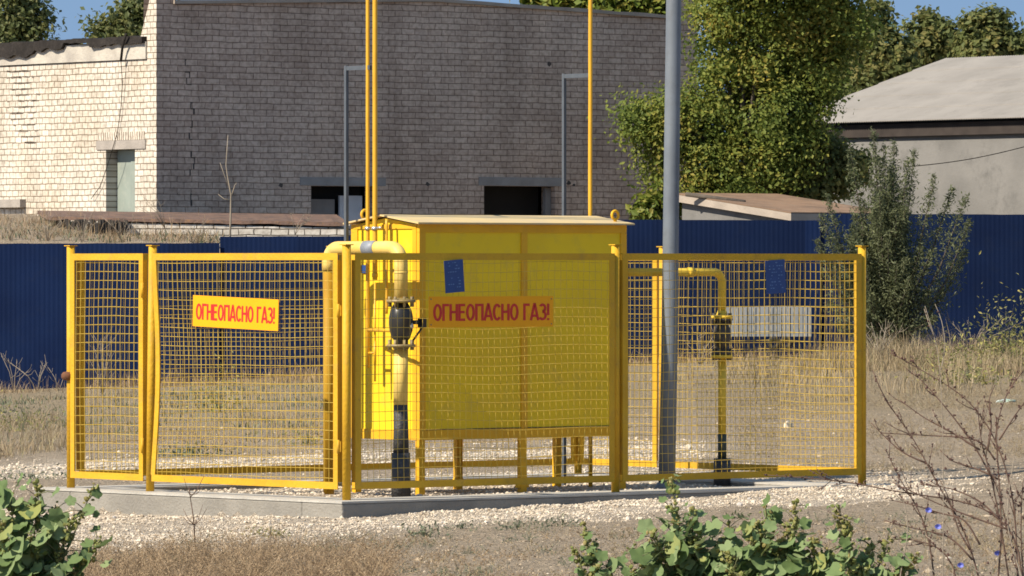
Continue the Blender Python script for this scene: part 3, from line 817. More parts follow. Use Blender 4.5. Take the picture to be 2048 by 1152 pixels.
m = MB(); m.tube(arc_path([(0, 0, 1.41), (0, 0, 1.785), (0, 0.85, 1.785), (0, 0.85, 1.62)], 0.11, 9), 0.050, 20); m.build('upper_pipe', M['cream'], ip)
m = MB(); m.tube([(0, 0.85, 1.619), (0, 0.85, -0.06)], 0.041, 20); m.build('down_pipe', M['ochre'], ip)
m = MB(); m.tube([(0, 0.28, 1.785), (0, 0.415, 1.785)], 0.0525, 20); m.build('grey_band', M['grey_band'], ip)
m = MB(); m.tube([(0, 0, 1.60), (0, 0, 1.612)], 0.0525, 20); m.build('weld_seam', M['cream'], ip)

rp_ = thing('gas_pipe', 'thinner yellow outlet pipe with a rusty brown valve right of the grey pole', 'pipe', P(4.68, 1.25), A40)
m = MB(); m.tube([(0, 0, -0.06), (0, 0, 0.175)], 0.066, 18); m.build('base_sleeve', M['sleeve'], rp_)
m = MB(); m.tube([(0, 0, 0.176), (0, 0, 0.36)], 0.034, 18); m.build('wrapped_pipe', M['sleeve_green'], rp_)
m = MB(); m.tube([(0, 0, 0.361), (0, 0, 0.945)], 0.0315, 18); m.build('lower_pipe', M['outlet_yellow'], rp_)
m = MB(); m.lathe([(0.04, 0.94), (0.083, 0.945), (0.083, 0.968), (0.04, 0.972)], 24); m.build('flange', M['outlet_yellow'], rp_)
m = MB(); m.lathe([(0.082, 0.974), (0.083, 0.988), (0.040, 0.992), (0.036, 1.012), (0.058, 1.05), (0.069, 1.11), (0.066, 1.165), (0.048, 1.205), (0.036, 1.225), (0.040, 1.232), (0.083, 1.235), (0.083, 1.246)], 24)
bolts(m, (0, 0), 0.066, 0.93, 1.02, 6); bolts(m, (0, 0), 0.066, 1.20, 1.29, 6)
vb = m.build('valve_body', M['valve_rust'], rp_)
m = MB(); m.tube([(-0.05, -0.03, 1.11), (-0.115, -0.07, 1.12)], 0.016, 8); m.box((-0.13, -0.10, 1.09), (-0.10, -0.06, 1.15)); m.build('valve_handle', M['valve_rust'], vb)
m = MB(); m.lathe([(0.04, 1.247), (0.083, 1.249), (0.083, 1.272), (0.045, 1.276), (0.034, 1.31)], 24); m.build('flange', M['outlet_yellow'], rp_)
m = MB(); m.tube(arc_path([(0, 0, 1.28), (0, 0, 1.605), (-1.065, 0, 1.605)], 0.085, 8), 0.0315, 18); m.build('upper_pipe', M['outlet_yellow'], rp_)
m = MB(); m.tube([(-0.36, 0, 1.605), (-0.30, 0, 1.605)], 0.038, 18); m.build('coupling', M['outlet_yellow'], rp_)

def vent(label, u, v, z0, z1, r, clamp=None, wobble=0.004, rod=None):
    t = thing('vent_pipe', label, 'pipe', P(u, v, z0), A40, 'tall yellow vent pipes')
    m = MB(); n = 14
    m.tube([(noise.noise((i * 0.9, u, v)) * wobble, noise.noise((i * 0.9, v, u)) * wobble, (z1 - z0) * i / n) for i in range(n + 1)], r, 12)
    m.build('tube', M['pipe_yellow'], t)
    if clamp:
        m = MB(); m.tube([(0, 0, clamp - z0 - 0.012), (0, 0, clamp - z0 + 0.012)], r + 0.008, 12); m.build('clamp', M['steel'], t)
    return t
va = vent('left slimmer one of the two tall yellow vent pipes side by side', 1.45, 1.57, 0.90, 5.2, 0.0150, 1.93)
m = MB(); m.tube([(0, 0, 0.28), (-0.20, -0.60, 0.28)], 0.013, 10); m.build('branch', M['pipe_yellow'], va)
m = MB(); m.tube([(0, 0, 0.11), (0.0, -0.085, 0.11)], 0.009, 8); m.tube([(0, -0.085, 0.02), (0, -0.085, 0.20)], 0.010, 8); m.build('drain_branch', M['pipe_yellow'], va)
vb_ = vent('right thicker one of the two tall yellow vent pipes side by side', 1.45, 1.485, 1.55, 5.2, 0.0185, 1.93)
m = MB(); m.tube([(0, 0, -0.02), (0, 0, -0.75)], 0.0075, 8); m.build('rod', M['pipe_yellow'], vb_)
m = MB(); m.tube([(0, 0, 0.02), (0, 0, 0.05)], 0.022, 8); m.build('coupling', M['pipe_yellow'], vb_)
m = MB(); m.tube([(0, 0, 0.2), (0.0, -0.11, 0.2)], 0.010, 8); m.build('side_tap', M['pipe_yellow'], vb_)
m = MB(); m.tube([(0.0, -0.02, 0.385), (0.0, -0.075, 0.385)], 0.008, 8); m.build('bracket', M['steel'], vb_)
vc = vent('single tall yellow vent pipe rising behind the right end of the cabinet', 3.75, 1.72, -0.04, 5.2, 0.0165)
vd = vent('short slim yellow pipe with a tap beside the two vent pipes', 1.50, 1.41, 1.30, 2.00, 0.0105)
vd['group'] = 'pipes at the cabinet end'
m = MB(); m.tube([(0, 0, 0.50), (0, 0, 0.54)], 0.02, 10); m.build('tap', M['pipe_yellow'], vd)

def mast(label, u, v, ztop, arm):
    t = thing('support_mast', label, 'mast', P(u, v, -0.04), A40, 'grey masts bracing the vent pipes')
    m = MB(); m.box((-0.0125, -0.0125, 0), (0.0125, 0.0125, ztop + 0.04)); m.build('upright', M['galv'], t)
    m = MB(); m.box((-0.011, -arm, ztop + 0.004), (0.011, -0.013, ztop + 0.036)); m.build('arm', M['galv'], t)
mast('grey square mast with a short arm left of the paired vent pipes', 1.45, 1.825, 3.14, 0.29)
mast('grey square mast with a short arm left of the single vent pipe', 3.75, 2.03, 3.13, 0.30)

pb = P(3.945, 1.06, -0.05)
lm = MB(); lm.tube([(0, 0, 0), (0.02, 0, 1.0), (0.052, 0, 3.6), (0.08, 0, 6.5)], [0.064, 0.062, 0.0575, 0.05], 20)
po = thing('lightning_pole', 'tall blue grey metal pole inside the enclosure, leaning slightly right', 'pole', pb)
lm.build('shaft', M['pole'], po)
m = MB(); m.lathe([(0.09, 0.0), (0.09, 0.03), (0.072, 0.06)], 16); m.build('base_collar', M['pole'], po)

# ------------------------------------------------------------------ navy sheet fence behind
def sheet_fence(label, p0, p1, Y0, Y1, top0, top1):
    a, b = at(p0, top0, Y0), at(p1, top1, Y1)
    t = thing('sheet_fence', label, 'fence', (a.x, a.y, ground_z(a.x, a.y)), 0, 'navy sheet metal fence sections')
    L = b - a; n = max(2, int(math.hypot(L.x, L.y) / 0.072))
    m = MB(); vs = []; prof = []
    for i in range(n):
        for f_, d in ((0.0, 0.0), (0.40, 0.0), (0.5, 0.0018), (0.90, 0.0018)):
            prof.append(((i + f_) / n, d))
    prof.append((1.0, 0.0))
    for s, d in prof:
        x, y = a.x + L.x * s, a.y + L.y * s + d
        zt = a.z + L.z * s + 0.006 * noise.noise((x * 2.5, 0, 0))
        zb = ground_z(x, y) - 0.15
        vs += [(x, y, zb), (x, y, zt), (x, y + 0.004, zt), (x, y + 0.004, zb)]
    fs = []
    k = len(prof)
    for i in range(k - 1):
        for q in range(4):
            fs.append((4 * i + q, 4 * i + (q + 1) % 4, 4 * i + 4 + (q + 1) % 4, 4 * i + 4 + q))
    m.add(vs, fs)
    m.build('sheet', M['fence_blue'], t, world=True)
    r_ = MB()
    for f_ in (0.3, 0.78):
        z0, z1 = ground_z(a.x, a.y) + f_ * 2.0, ground_z(b.x, b.y) + f_ * 2.0
        r_.hexa([(a.x, a.y + 0.03, z0), (b.x, b.y + 0.03, z1), (b.x, b.y + 0.07, z1), (a.x, a.y + 0.07, z0),
                 (a.x, a.y + 0.03, z0 + 0.04), (b.x, b.y + 0.03, z1 + 0.04), (b.x, b.y + 0.07, z1 + 0.04), (a.x, a.y + 0.07, z0 + 0.04)])
    r_.build('rail', M['galv'], t, world=True)
sheet_fence('navy blue sheet metal fence, lowest section at the left', -1500, 439, 95.8, 96.0, 492, 486)
sheet_fence('navy blue sheet metal fence, section between the gate and the cabinet', 440, 1000, 96.05, 96.1, 473, 472)
sheet_fence('navy blue sheet metal fence, section behind the cabinet and grey pole', 1001, 1640, 96.15, 96.2, 438, 441)
sheet_fence('navy blue sheet metal fence, tallest section at the right behind the bush', 1641, 3600, 96.25, 96.3, 427, 437)

# ------------------------------------------------------------------ grey brick building
A34 = R(37)
bo = Vector((-5.80, 104.0, 0.0))
bld = thing('brick_building', 'large grey silicate brick building with a sunlit left wall and shaded gable front', 'building', bo, A34)
def wall_x(parent, name, mat, L, top, z0, openings, th=0.38, axis=0, off=0.0, breaks=()):
    """wall along local x (axis 0) at y=off or along local y (axis 1) at x=off, outer face at off; openings (a0,a1,z0,z1)"""
    br = sorted({0.0, L} | {o for q in openings for o in q[:2]} | {L * i / 12 for i in range(13)} | set(breaks))
    m = MB()
    def pt(a, d, z): return (a, off + d, z) if axis == 0 else (off + d, a, z)
    for a, b in zip(br[:-1], br[1:]):
        if b - a < 1e-6: continue
        mid = (a + b) / 2
        cuts = [(z0, None)]
        ops = sorted([q for q in openings if q[0] - 1e-6 <= mid <= q[1] + 1e-6], key=lambda q: q[2])
        spans, z = [], z0
        for q in ops:
            spans.append((z, z, q[2], q[2])); z = q[3]
        spans.append((z, z, top(a + 1e-4), top(b - 1e-4)))
        for (za, zb, ta, tb) in spans:
            if max(ta - za, tb - zb) < 1e-6: continue
            vs = [pt(a, 0, za), pt(b, 0, zb), pt(b, th, zb), pt(a, th, za), pt(a, 0, ta), pt(b, 0, tb), pt(b, th, tb), pt(a, th, ta)]
            fs = [(0, 1, 5, 4), (2, 3, 7, 6), (4, 5, 6, 7), (0, 3, 2, 1)]
            if b > L - 1e-6: fs.append((1, 2, 6, 5))
            m.add(vs, fs)
    for q in openings:
        for a in q[:2]:
            m.add([pt(a, 0, q[2]), pt(a, th, q[2]), pt(a, th, q[3]), pt(a, 0, q[3])], [(0, 1, 2, 3)])
    return m.build(name, mat, parent)
def bx(px):                                         # local x on the front wall from a picture column
    return t_on(bo, Vector((math.cos(A34), math.sin(A34), 0)), px)
def by(px):                                         # local y on the left wall
    return t_on(bo, Vector((-math.sin(A34), math.cos(A34), 0)), px)
def bzx(x, py):
    return ZC - (py - YH) / F * (bo.y + x * math.sin(A34))
def bzy(y, py):
    return ZC - (py - YH) / F * (bo.y + y * math.cos(A34))
FL = bx(1394)
xr = bx(860)
def front_top(x):
    if x < bx(345): return 6.45
    if x > bx(1362): return 6.45
    z1, z2, z3 = bzx(bx(345), 8), bzx(xr, 3), bzx(bx(1362), 39)
    return z1 + (z2 - z1) * (x - bx(345)) / (xr - bx(345)) if x < xr else z2 + (z3 - z2) * (x - xr) / (bx(1362) - xr)
w1 = (bx(622), bx(755), 0.6, bzx(bx(690), 372))
w2 = (bx(968), bx(1110), 0.6, bzx(bx(1040), 372))
pier_a, pier_b = bx(345), bx(1362)
fw_ = wall_x(bld, 'front_wall', M['front'], FL, front_top, -0.4, [w1, w2], breaks=(pier_a, pier_b))
LL = 9.0
d0, d1 = by(270), by(212)
lw = wall_x(bld, 'left_wall', M['side'], LL, lambda y: bzy(0, 118) if y > 0.26 else 6.45, -0.4, [(d0, d1, -0.3, bzy(d0, 298))], axis=1, off=0.0)
m = MB()
m.box((0.38, 9.0, -0.4), (FL, 9.3, 5.2)).box((FL - 0.38, 0.39, -0.4), (FL, 9.0, 5.6))
m.build('rear_wall', M['infill'], bld)
m = MB(); m.box((0.38, 0.39, 5.2), (FL - 0.38, 9.0, 5.35)); m.build('roof_slab', M['tar'], bld)
# gable coping
m = MB()
xsn = [pier_a + 0.01 + (pier_b - pier_a - 0.02) * i / 30 for i in range(31)]
for a, b in zip(xsn[:-1], xsn[1:]):
    za, zb = front_top(a) + 0.002, front_top(b) + 0.002
    ja, jb = 0.03 * noise.noise((a * 3, 1, 0)), 0.03 * noise.noise((b * 3, 1, 0))
    m.hexa([(a, -0.05, za), (b, -0.05, zb), (b, 0.42, zb), (a, 0.42, za), (a, -0.05, za + 0.06 + ja), (b, -0.05, zb + 0.06 + jb), (b, 0.42, zb + 0.06 + jb), (a, 0.42, za + 0.06 + ja)])
m.build('roof_edge', M['slab_edge'], bld)
for (q, pa, pb2) in ((w1, 600, 771), (w2, 957, 1126)):
    z = q[3]
    m = MB(); m.box((bx(pa), -0.012, z + 0.001), (bx(pb2), 0.2, bzx(bx(pa), 354))); m.build('lintel', M['lintel'], bld)
    w = MB(); w.box((q[0] + 0.02, 0.45, q[2]), (q[1] - 0.02, 0.5, q[3] + 0.1))
    wo_ = w.build('window', M['dark'], bld)
    if q is w1:
        m = MB(); m.box((bx(628), 0.30, 1.4), (bx(690), 0.36, bzx(bx(640), 398))); m.build('infill_board', M['infill'], wo_)
        m = MB(); m.box((bx(696), 0.24, 1.4), (bx(741), 0.28, bzx(bx(700), 391))); m.build('white_sheet', M['sheet_white'], wo_)
    else:
        m = MB(); m.box((bx(1098), 0.10, 2.4), (bx(1109), 0.18, bzx(bx(1100), 376))); m.build('broken_jamb', M['infill'], wo_)
# broken corners at the windows, crack, small dark holes
r_ = random.Random(4)
m = MB()
x, z = bx(372), bzx(0.4, 118)
xt = x
while z > 0.9:
    st = 0.1
    xt = bx(384 - 11 * max(0, z - 4.1) + r_.uniform(-6, 6))
    wv = 0.006 + 0.012 * r_.random()
    if r_.random() < 0.6:
        m.box((xt - wv, -0.004, z - st), (xt + wv, 0.01, z))
    if r_.random() < 0.35:
        m.box((min(x, xt), -0.004, z - 0.02), (max(x, xt) + 0.01, 0.01, z - 0.003))
    x = xt; z -= st
m.build('crack', M['crack'], bld)
for (px_, py_, s) in ((855, 368, 0.045), (1137, 366, 0.05), (1148, 370, 0.035), (1098, 128, 0.05), (562, 370, 0.045)):
    x = bx(px_); z = bzx(x, py_)
    m = MB()
    ring_ = [(x + s * math.cos(a) * r_.uniform(0.6, 1.2), z + s * 0.8 * math.sin(a) * r_.uniform(0.6, 1.2)) for a in np.linspace(0, 5.6, 9)]
    m.add([(a, -0.004, b) for a, b in ring_] + [(a, 0.01, b) for a, b in ring_], [tuple(range(9)), tuple(range(17, 8, -1))] + [(k, (k + 1) % 9, 9 + (k + 1) % 9, 9 + k) for k in range(9)])
    m.build('hole', M['crack'], bld)
# the left wall: concrete beam, ragged tar felt, door, lintel, slab, cable
m = MB()
zb0, zb1 = bzy(0, 117), bzy(0, 82)
m.box((-0.035, 0.27, zb0 + 0.001), (0.34, LL, zb1)); m.build('concrete_beam', M['beam'], bld)
m = MB()
ye = 0.28; seg = 0.09
while ye < LL - 0.1:
    y2 = ye + seg
    pxm = 1024 + F * (bo.x - math.sin(A34) * ye) / (bo.y + math.cos(A34) * ye)
    def drop(y):
        q = 1024 + F * (bo.x - math.sin(A34) * y) / (bo.y + math.cos(A34) * y)
        base = 0.03
        if q < 75: base = 0.15
        elif q < 135: base = 0.06
        elif q < 186: base = -0.03
        elif q < 232: base = 0.05
        return base + 0.05 * noise.noise((y * 4, 2, 1))
    def lift(y): return 0.09 + 0.035 * noise.noise((y * 2.3, 6, 1)) + 0.03 * noise.noise((y * 8, 6, 4))
    da, db = drop(ye), drop(y2)
    la, lb = lift(ye), lift(y2)
    x0a, x0b = -0.10 - 0.04 * noise.noise((ye * 3, 0, 3)), -0.10 - 0.04 * noise.noise((y2 * 3, 0, 3))
    m.hexa([(x0a, ye, zb1 - da), (x0b, y2, zb1 - db), (x0b + 0.05, y2, zb1 - db), (x0a + 0.05, ye, zb1 - da),
            (x0a + 0.01, ye, zb1 + la), (x0b + 0.01, y2, zb1 + lb), (0.5, y2, zb1 + lb + 0.02), (0.5, ye, zb1 + la + 0.02)])
    ye = y2
m.build('tar_roofing', M['tar'], bld)
m = MB(); m.box((-0.02, by(292), bzy(d0, 298) + 0.002), (0.25, by(194), bzy(d0, 280))); m.build('door_lintel', M['lintel_sun'], bld)
dr = MB(); dr.box((0.20, d0 + 0.02, -0.3), (0.25, (d0 + d1) / 2 - 0.005, bzy(d0, 299))); dr.box((0.215, (d0 + d1) / 2 + 0.005, -0.3), (0.255, d1 - 0.02, bzy(d0, 299)))
do = dr.build('door', M['door'], bld)
m = MB(); m.box((0.17, (d0 + d1) / 2 - 0.02, 1.5), (0.20, (d0 + d1) / 2 + 0.01, 4)); 
m = MB(); m.box((-0.12, by(52), bzy(by(20), 415)), (0.1, LL - 0.5, bzy(by(20), 399))); m.build('ledge', M['lintel_sun'], bld)
cb = []
for (px_, py_, d) in ((268, 68, 0.16), (258, 95, 0.13), (252, 122, 0.1), (250, 165, 0.05), (246, 215, 0.04), (238, 265, 0.03), (224, 318, 0.05), (205, 372, 0.04), (188, 398, 0.06)):
    y = by(px_); cb.append((-d, y, bzy(y, py_)))
m = MB(); m.tube(cb[:3], 0.022, 6); m.tube(cb[2:], 0.006, 6); m.build('hanging_cable', M['tar'], bld)
m = MB()
r2_ = random.Random(9)
for k in range(120):
    py_ = 135 + 160 * r2_.random() ** 1.3; px_ = r2_.gauss(38 + (py_ - 135) * 0.12, 14)
    y = by(max(2, px_)); z = round(bzy(y, py_) / 0.1005) * 0.1005; s = r2_.uniform(0.02, 0.13)
    h0, h1 = r2_.uniform(0.004, 0.02), r2_.uniform(0.004, 0.022)
    m.hexa([(-0.006, y - s, z - h0), (0.01, y - s, z - h0), (0.01, y + s, z - h1), (-0.006, y + s, z - h1), (-0.006, y - s, z + 0.006), (0.01, y - s, z + 0.006), (0.01, y + s, z + h0), (-0.006, y + s, z + h0)])
m.build('spalling_and_shadow', M['spall_shadow'], bld)  # dark slivers paint both the worn recesses and the horizontal shadows in them
m = MB(); m.box((-0.006, by(290), bzy(d0, 279.5)), (0.1, by(196), bzy(d0, 279.5) + 0.135)); m.build('soldier_course', M['soldier'], bld)

# ------------------------------------------------------------------ low ruin in front of the building, earth bank on the left
ruin = thing('low_building', 'low white brick outbuilding with a crumbling red brown roof behind the navy fence', 'building', at(460, 700, 100))
m = MB()
for i in range(40):
    a, b = i / 40, (i + 1) / 40
    def edge(s, y0, y1): return y0 + (y1 - y0) * s + 2.0 * noise.noise((s * 9, y0, 0)) + 2.6 * noise.noise((s * 31, y0, 5))
    pa, pb2 = 95 + 598 * a, 95 + 598 * b
    fa, fb = at(pa, edge(a, 440, 452), 100), at(pb2, edge(b, 440, 452), 100)
    ta, tb = at(pa + 4, edge(a, 434, 445), 100.02), at(pb2 + 4, edge(b, 434, 445), 100.02)
    ka, kb = at(pa - 20, 421 + 8 * a, 103), at(pb2 - 20, 421 + 8 * b, 103)
    dz = Vector((0, 0, -0.06))
    m.hexa([fa, fb, kb + dz, ka + dz, ta, tb, kb, ka])
m.build('roof', M['brick_cap'], ruin, world=True)
m = MB()
a, b = at(235, 446, 100.03), at(694, 456, 100.03)
m.hexa([(a.x, a.y, -0.3), (b.x, b.y, -0.3), (b.x, b.y + 2.4, -0.3), (a.x, a.y + 2.4, -0.3), (a.x, a.y, a.z), (b.x, b.y, b.z), (b.x, b.y + 2.4, b.z + 0.08), (a.x, a.y + 2.4, a.z + 0.08)])
m.build('wall', M['shed_brick'], ruin, world=True)
m = MB()
rr3 = random.Random(12)
for k in range(26):
    px_ = 118 + 5.2 * k
    a = at(px_, 441 + rr3.uniform(-3, 4), 99.9); b = at(px_ + 6.5, 472, 99.9)
    m.box((a.x, 99.86 - rr3.uniform(0, 0.15), b.z - 0.3), (b.x, 100.02, a.z))
m.build('rubble_wall', M['rubble'], ruin, world=True)  # rubble wall, the shadow lying there is put into its dark colour

bank_v, bank_f = [], []
pxs = np.linspace(-420, 470, 60); yy = np.linspace(96.6, 102.5, 12)
for j, y in enumerate(yy):
    for i, px_ in enumerate(pxs):
        s = j / (len(yy) - 1)
        fade = smooth(470, 380, px_)
        right = smooth(70, 230, px_)
        back = 430 + 30 * right
        py_ = 487 + (back - 487) * s ** 0.8
        p = at(px_, py_ + 4 * noise.noise((px_ * 0.02, y, 3)), y)
        p.z = p.z * 1.0 - (1 - fade) * 0.5
        bank_v.append(p[:])
    # front skirt is hidden by the fence
n_ = len(pxs)
for j in range(len(yy) - 1):
    for i in range(n_ - 1):
        bank_f.append((j * n_ + i, j * n_ + i + 1, (j + 1) * n_ + i + 1, (j + 1) * n_ + i))
# close the bank down to the ground
base = len(bank_v)
for i in range(n_):
    p = bank_v[i]; bank_v.append((p[0], p[1] - 0.05, -0.5))
for i in range(n_ - 1):
    bank_f.append((base + i, base + i + 1, i + 1, i))
bank = mesh_np('earth_bank', bank_v, bank_f, M['ground'], smooth=True)
tag(bank, 'overgrown earth bank above the left navy fence', 'bank', kind='structure')

# ------------------------------------------------------------------ garage with rusty roof, warehouse, teal roof
gd1 = Vector((math.sin(A34), -math.cos(A34), 0)); gd2 = Vector((math.cos(A34), math.sin(A34), 0))
B_ = at(1582, 427, 100.6)
A_ = at(1345, 388, 103.2)
gar = thing('garage', 'low garage with a rusty sloping slab roof behind the navy fence', 'garage', (A_.x, A_.y, 0.2))
m = MB()
w_ = gd2 * 2.2
dn = Vector((0, 0, -0.115))
m.hexa([A_ + dn, B_ + dn, B_ + w_ + dn, A_ + w_ + dn, A_, B_, B_ + w_, A_ + w_])
m.build('roof_slab', M['slab_edge'], gar, world=True)
m = MB()
e = Vector((0, 0, 0.004)); e2 = Vector((0, 0, 0.02))
m.hexa([A_ + e, B_ + e, B_ + w_ + e, A_ + w_ + e, A_ + e2, B_ + e2, B_ + w_ + e2, A_ + w_ + e2])
m.build('rusty_sheet', M['rust_roof'], gar, world=True)
m = MB()
A2, B2 = A_ + gd2 * 0.12 + gd1 * 0.1, B_ + gd2 * 0.12 - gd1 * 0.12
A3, B3 = A2 + gd2 * 1.9, B2 + gd2 * 1.9
dn2 = Vector((0, 0, -0.117))
lo = lambda p: Vector((p.x, p.y, 0.0))
m.hexa([lo(A2), lo(B2), lo(B3), lo(A3), A2 + dn2, B2 + dn2, B3 + dn2, A3 + dn2])
m.build('wall', M['wh_wall'], gar, world=True)
m = MB(); p0, p1 = at(1372, 391, 102.6), at(1490, 407, 102.2)
m.tube([p0 + Vector((0, 0, 0.02)), p1 + Vector((0, 0, 0.02))], 0.035, 8); m.build('roof_pipe', M['bark'], gar, world=True)

wo0 = Vector((9.0, 112.0, 0.2))
wh = thing('warehouse', 'grey rendered warehouse with a pale corrugated sheet roof at the right', 'warehouse', wo0, R(37 + 90))
# local x runs along the eave away from the camera (to the left), local y is towards the camera left => outward normal +y
def whx(px): return t_on(wo0, Vector((-math.sin(A34), math.cos(A34), 0)), px)
WL0, WL1 = -6.0, whx(1558)
ze = ZC + (530 - 237) / F * 112.0 - 0.2
m = MB(); m.box((WL0, -7.6, -0.5), (WL1 - 0.25, -0.12, ze - 0.261)); m.build('wall', M['wh_wall'], wh)
m = MB(); m.box((WL0, -7.7, ze - 0.26), (WL1 - 0.12, -0.03, ze - 0.03)); m.build('fascia', M['fascia'], wh)
hw, rise = 4.05, 1.30
m = MB()
nco = int((WL1 - WL0) / 0.065)
rows = 5
vs, fs = [], []
def roofrow(r0, r1, k):
    a0, a1 = r0 / rows, r1 / rows
    st = len(vs)
    for i in range(nco * 2 + 1):
        x = WL0 + (WL1 - WL0) * i / (nco * 2)
        cz = 0.022 if i % 2 else 0.0
        lift = 0.0
        for s, ext in ((a0, 0.0), (a1, 0.10)):
            y = 0.12 - (hw + 0.12) * s
            z = ze + rise * s + cz + (0.015 if ext == 0 else 0.0)
            vs.append((x, y, z)); vs.append((x, y, z - 0.012))
    for i in range(nco * 2):
        b = st + i * 4
        fs.extend([(b, b + 4, b + 6, b + 2), (b + 1, b + 3, b + 7, b + 5), (b, b + 1, b + 5, b + 4), (b + 2, b + 6, b + 7, b + 3)])
for k in range(rows): roofrow(k, k + 1, k)
m.add(vs, fs)
m.hexa([(WL0, -hw, ze + rise - 0.02), (WL1, -hw, ze + rise - 0.02), (WL1, -2 * hw, ze - 0.05), (WL0, -2 * hw, ze - 0.05),
        (WL0, -hw, ze + rise), (WL1, -hw, ze + rise), (WL1, -2 * hw, ze - 0.03), (WL0, -2 * hw, ze - 0.03)])
m.build('roof', M['slate'], wh)
m = MB(); m.add([(WL1 - 0.14, -0.1, ze - 0.03), (WL1 - 0.14, -hw, ze + rise - 0.03), (WL1 - 0.14, -2 * hw, ze - 0.05), (WL1 - 0.2, -0.1, ze - 0.03), (WL1 - 0.2, -hw, ze + rise - 0.03), (WL1 - 0.2, -2 * hw, ze - 0.05)],
      [(0, 1, 2), (5, 4, 3), (0, 3, 4, 1), (1, 4, 5, 2), (2, 5, 3, 0)]); m.build('gable', M['wh_wall'], wh)
cbl = []
for s in np.linspace(0, 1, 12):
    p = at(1810 + 260 * s, 334 - 46 * s + 7 * math.sin(math.pi * s), 108.5); cbl.append(p - wo0)
ca = MB(); ca.tube(cbl, 0.008, 5)
co_ = ca.build('overhead_cable', M['tar'], None, loc=(0, 0, 0)); co_.location = wo0
tag(co_, 'thin dark cable sagging in front of the warehouse wall', 'cable')

tr = thing('distant_house', 'small teal roof peeping between far trees under the sky', 'house', at(1790, 700, 190))
a, b = at(1712, 118, 190), at(1830, 118, 190)
m = MB(); rz = at(1768, 24, 190).z
m.add([a[:], b[:], (b.x, b.y + 8, b.z), (a.x, a.y + 8, a.z), ((a.x + b.x) / 2, a.y, rz), ((a.x + b.x) / 2, a.y + 8, rz)], [(0, 1, 4), (2, 3, 5), (0, 4, 5, 3), (1, 2, 5, 4), (0, 3, 2, 1)])
m.build('roof', M['teal'], tr, world=True)
m = MB(); m.box((a.x + 0.2, a.y + 0.2, 0), (b.x - 0.2, b.y + 7.8, a.z - 0.01)); m.build('wall', M['wh_wall'], tr, world=True)

# ------------------------------------------------------------------ trees
def tree(label, cat, base_px, Y, lobes, n, leaf, mat, trunk_r, name='tree', group=None, clump=0.20, per=26, up=0.35, depth=0.8):
    b = at(base_px, 700, Y); b.z = ground_z(b.x, b.y) - 0.1
    t = thing(name, label, cat, b, 0, group)
    areas = np.array([l[2] ** 2 for l in lobes], float); areas /= areas.sum()
    cen = []; outw = []
    tops = []
    for (px_, py_, rp2), a in zip(lobes, areas):
        dy = rng.uniform(-0.5, 0.5) * rp2 * Y / F
        c = at(px_, py_, Y); c.y += dy
        r = rp2 * Y / F
        tops.append((c, r))
        k = max(3, int(n * a / per))
        d = rng.normal(size=(k, 3)); d /= np.linalg.norm(d, axis=1, keepdims=True)
        rad = r * rng.uniform(0.4, 1.1, k) ** 0.5
        q = np.array(c[:]) + d * rad[:, None] * np.array([1, depth, 1])
        for p, od in zip(q, d):
            kk = rng.integers(per // 2, per * 3 // 2)
            g = rng.normal(size=(kk, 3)) * clump * np.array([1, 1, 0.7]) * rng.uniform(0.6, 1.2)
            cen.append(p + g); outw.append(np.repeat((od * 0.9 + np.array([0, 0, 0.45]))[None], kk, 0))
    cen = np.concatenate(cen); outw = np.concatenate(outw) + rng.normal(size=(len(cen), 3)) * 0.42
    V_, F_ = leaves_np(cen, rng.uniform(0.5, 1.25, len(cen)) * leaf, up, 0.62, outw)
    mesh_np('crown', V_, F_, mat, t, loc=b[:])
    m = MB()
    top = Vector((sum(c.x for c, r in tops) / len(tops), sum(c.y for c, r in tops) / len(tops), max(c.z for c, r in tops)))
    fork = b + (top - b) * 0.35
    m.tube([b, b + (fork - b) * 0.5 + Vector((0.05, 0, 0)), fork, fork + (top - fork) * 0.6], [trunk_r, trunk_r * 0.8, trunk_r * 0.65, trunk_r * 0.2], 10)
    for c, r in tops:
        s = b + (top - b) * rng.uniform(0.22, 0.55)
        mid = (s + c) / 2 + Vector((0, 0, 0.15))
        m.tube([s, mid, c], [trunk_r * 0.32, trunk_r * 0.2, trunk_r * 0.05], 6)
    m.build('trunk', M['bark'], t, world=True)
    return t
tree('big leafy maple with yellowing leaves between brick building and warehouse', 'tree', 1500, 105.6,
     [(1290, 225, 48), (1345, 290, 50), (1320, 350, 25), (1275, 265, 30), (1390, 240, 60), (1420, 330, 62), (1490, 330, 70), (1560, 320, 60), (1450, 190, 70), (1530, 230, 85),
      (1450, 95, 62), (1540, 110, 90), (1625, 130, 75), (1480, 10, 78), (1600, 30, 90), (1690, 60, 55), (1590, 210, 60), (1420, 20, 32), (1540, -70, 110), (1660, -60, 90), (1350, 235, 40),
      (1390, 380, 35), (1450, 380, 32), (1600, 270, 40)],
     100000, 0.041, M['tree_leaf'], 0.16, clump=0.19, per=120)
tree('low yellow green sapling crown at the foot of the brick building corner', 'tree', 1310, 105.0, [(1300, 412, 26), (1335, 425, 26), (1290, 432, 20), (1345, 395, 18), (1318, 385, 14)], 1500, 0.07, M['lime_leaf'], 0.04, clump=0.1)
tree('dark leafy understorey tree at the foot of the big maple', 'tree', 1590, 106.2, [(1500, 370, 40), (1560, 375, 42), (1620, 350, 55), (1670, 340, 45), (1640, 300, 32), (1700, 330, 30)], 13000, 0.06, M['far_leaf'], 0.08, clump=0.16)
tree('tall dark tree with pointed top behind the left end of the warehouse', 'tree', 1745, 150, [(1722, 60, 34), (1752, 32, 22), (1755, 12, 14), (1752, 82, 40), (1690, 100, 50), (1650, 150, 60), (1790, 115, 45), (1760, 140, 50), (1720, 160, 50)], 12000, 0.085, M['far_leaf'], 0.2, group='dark trees on the skyline at the right', clump=0.13)
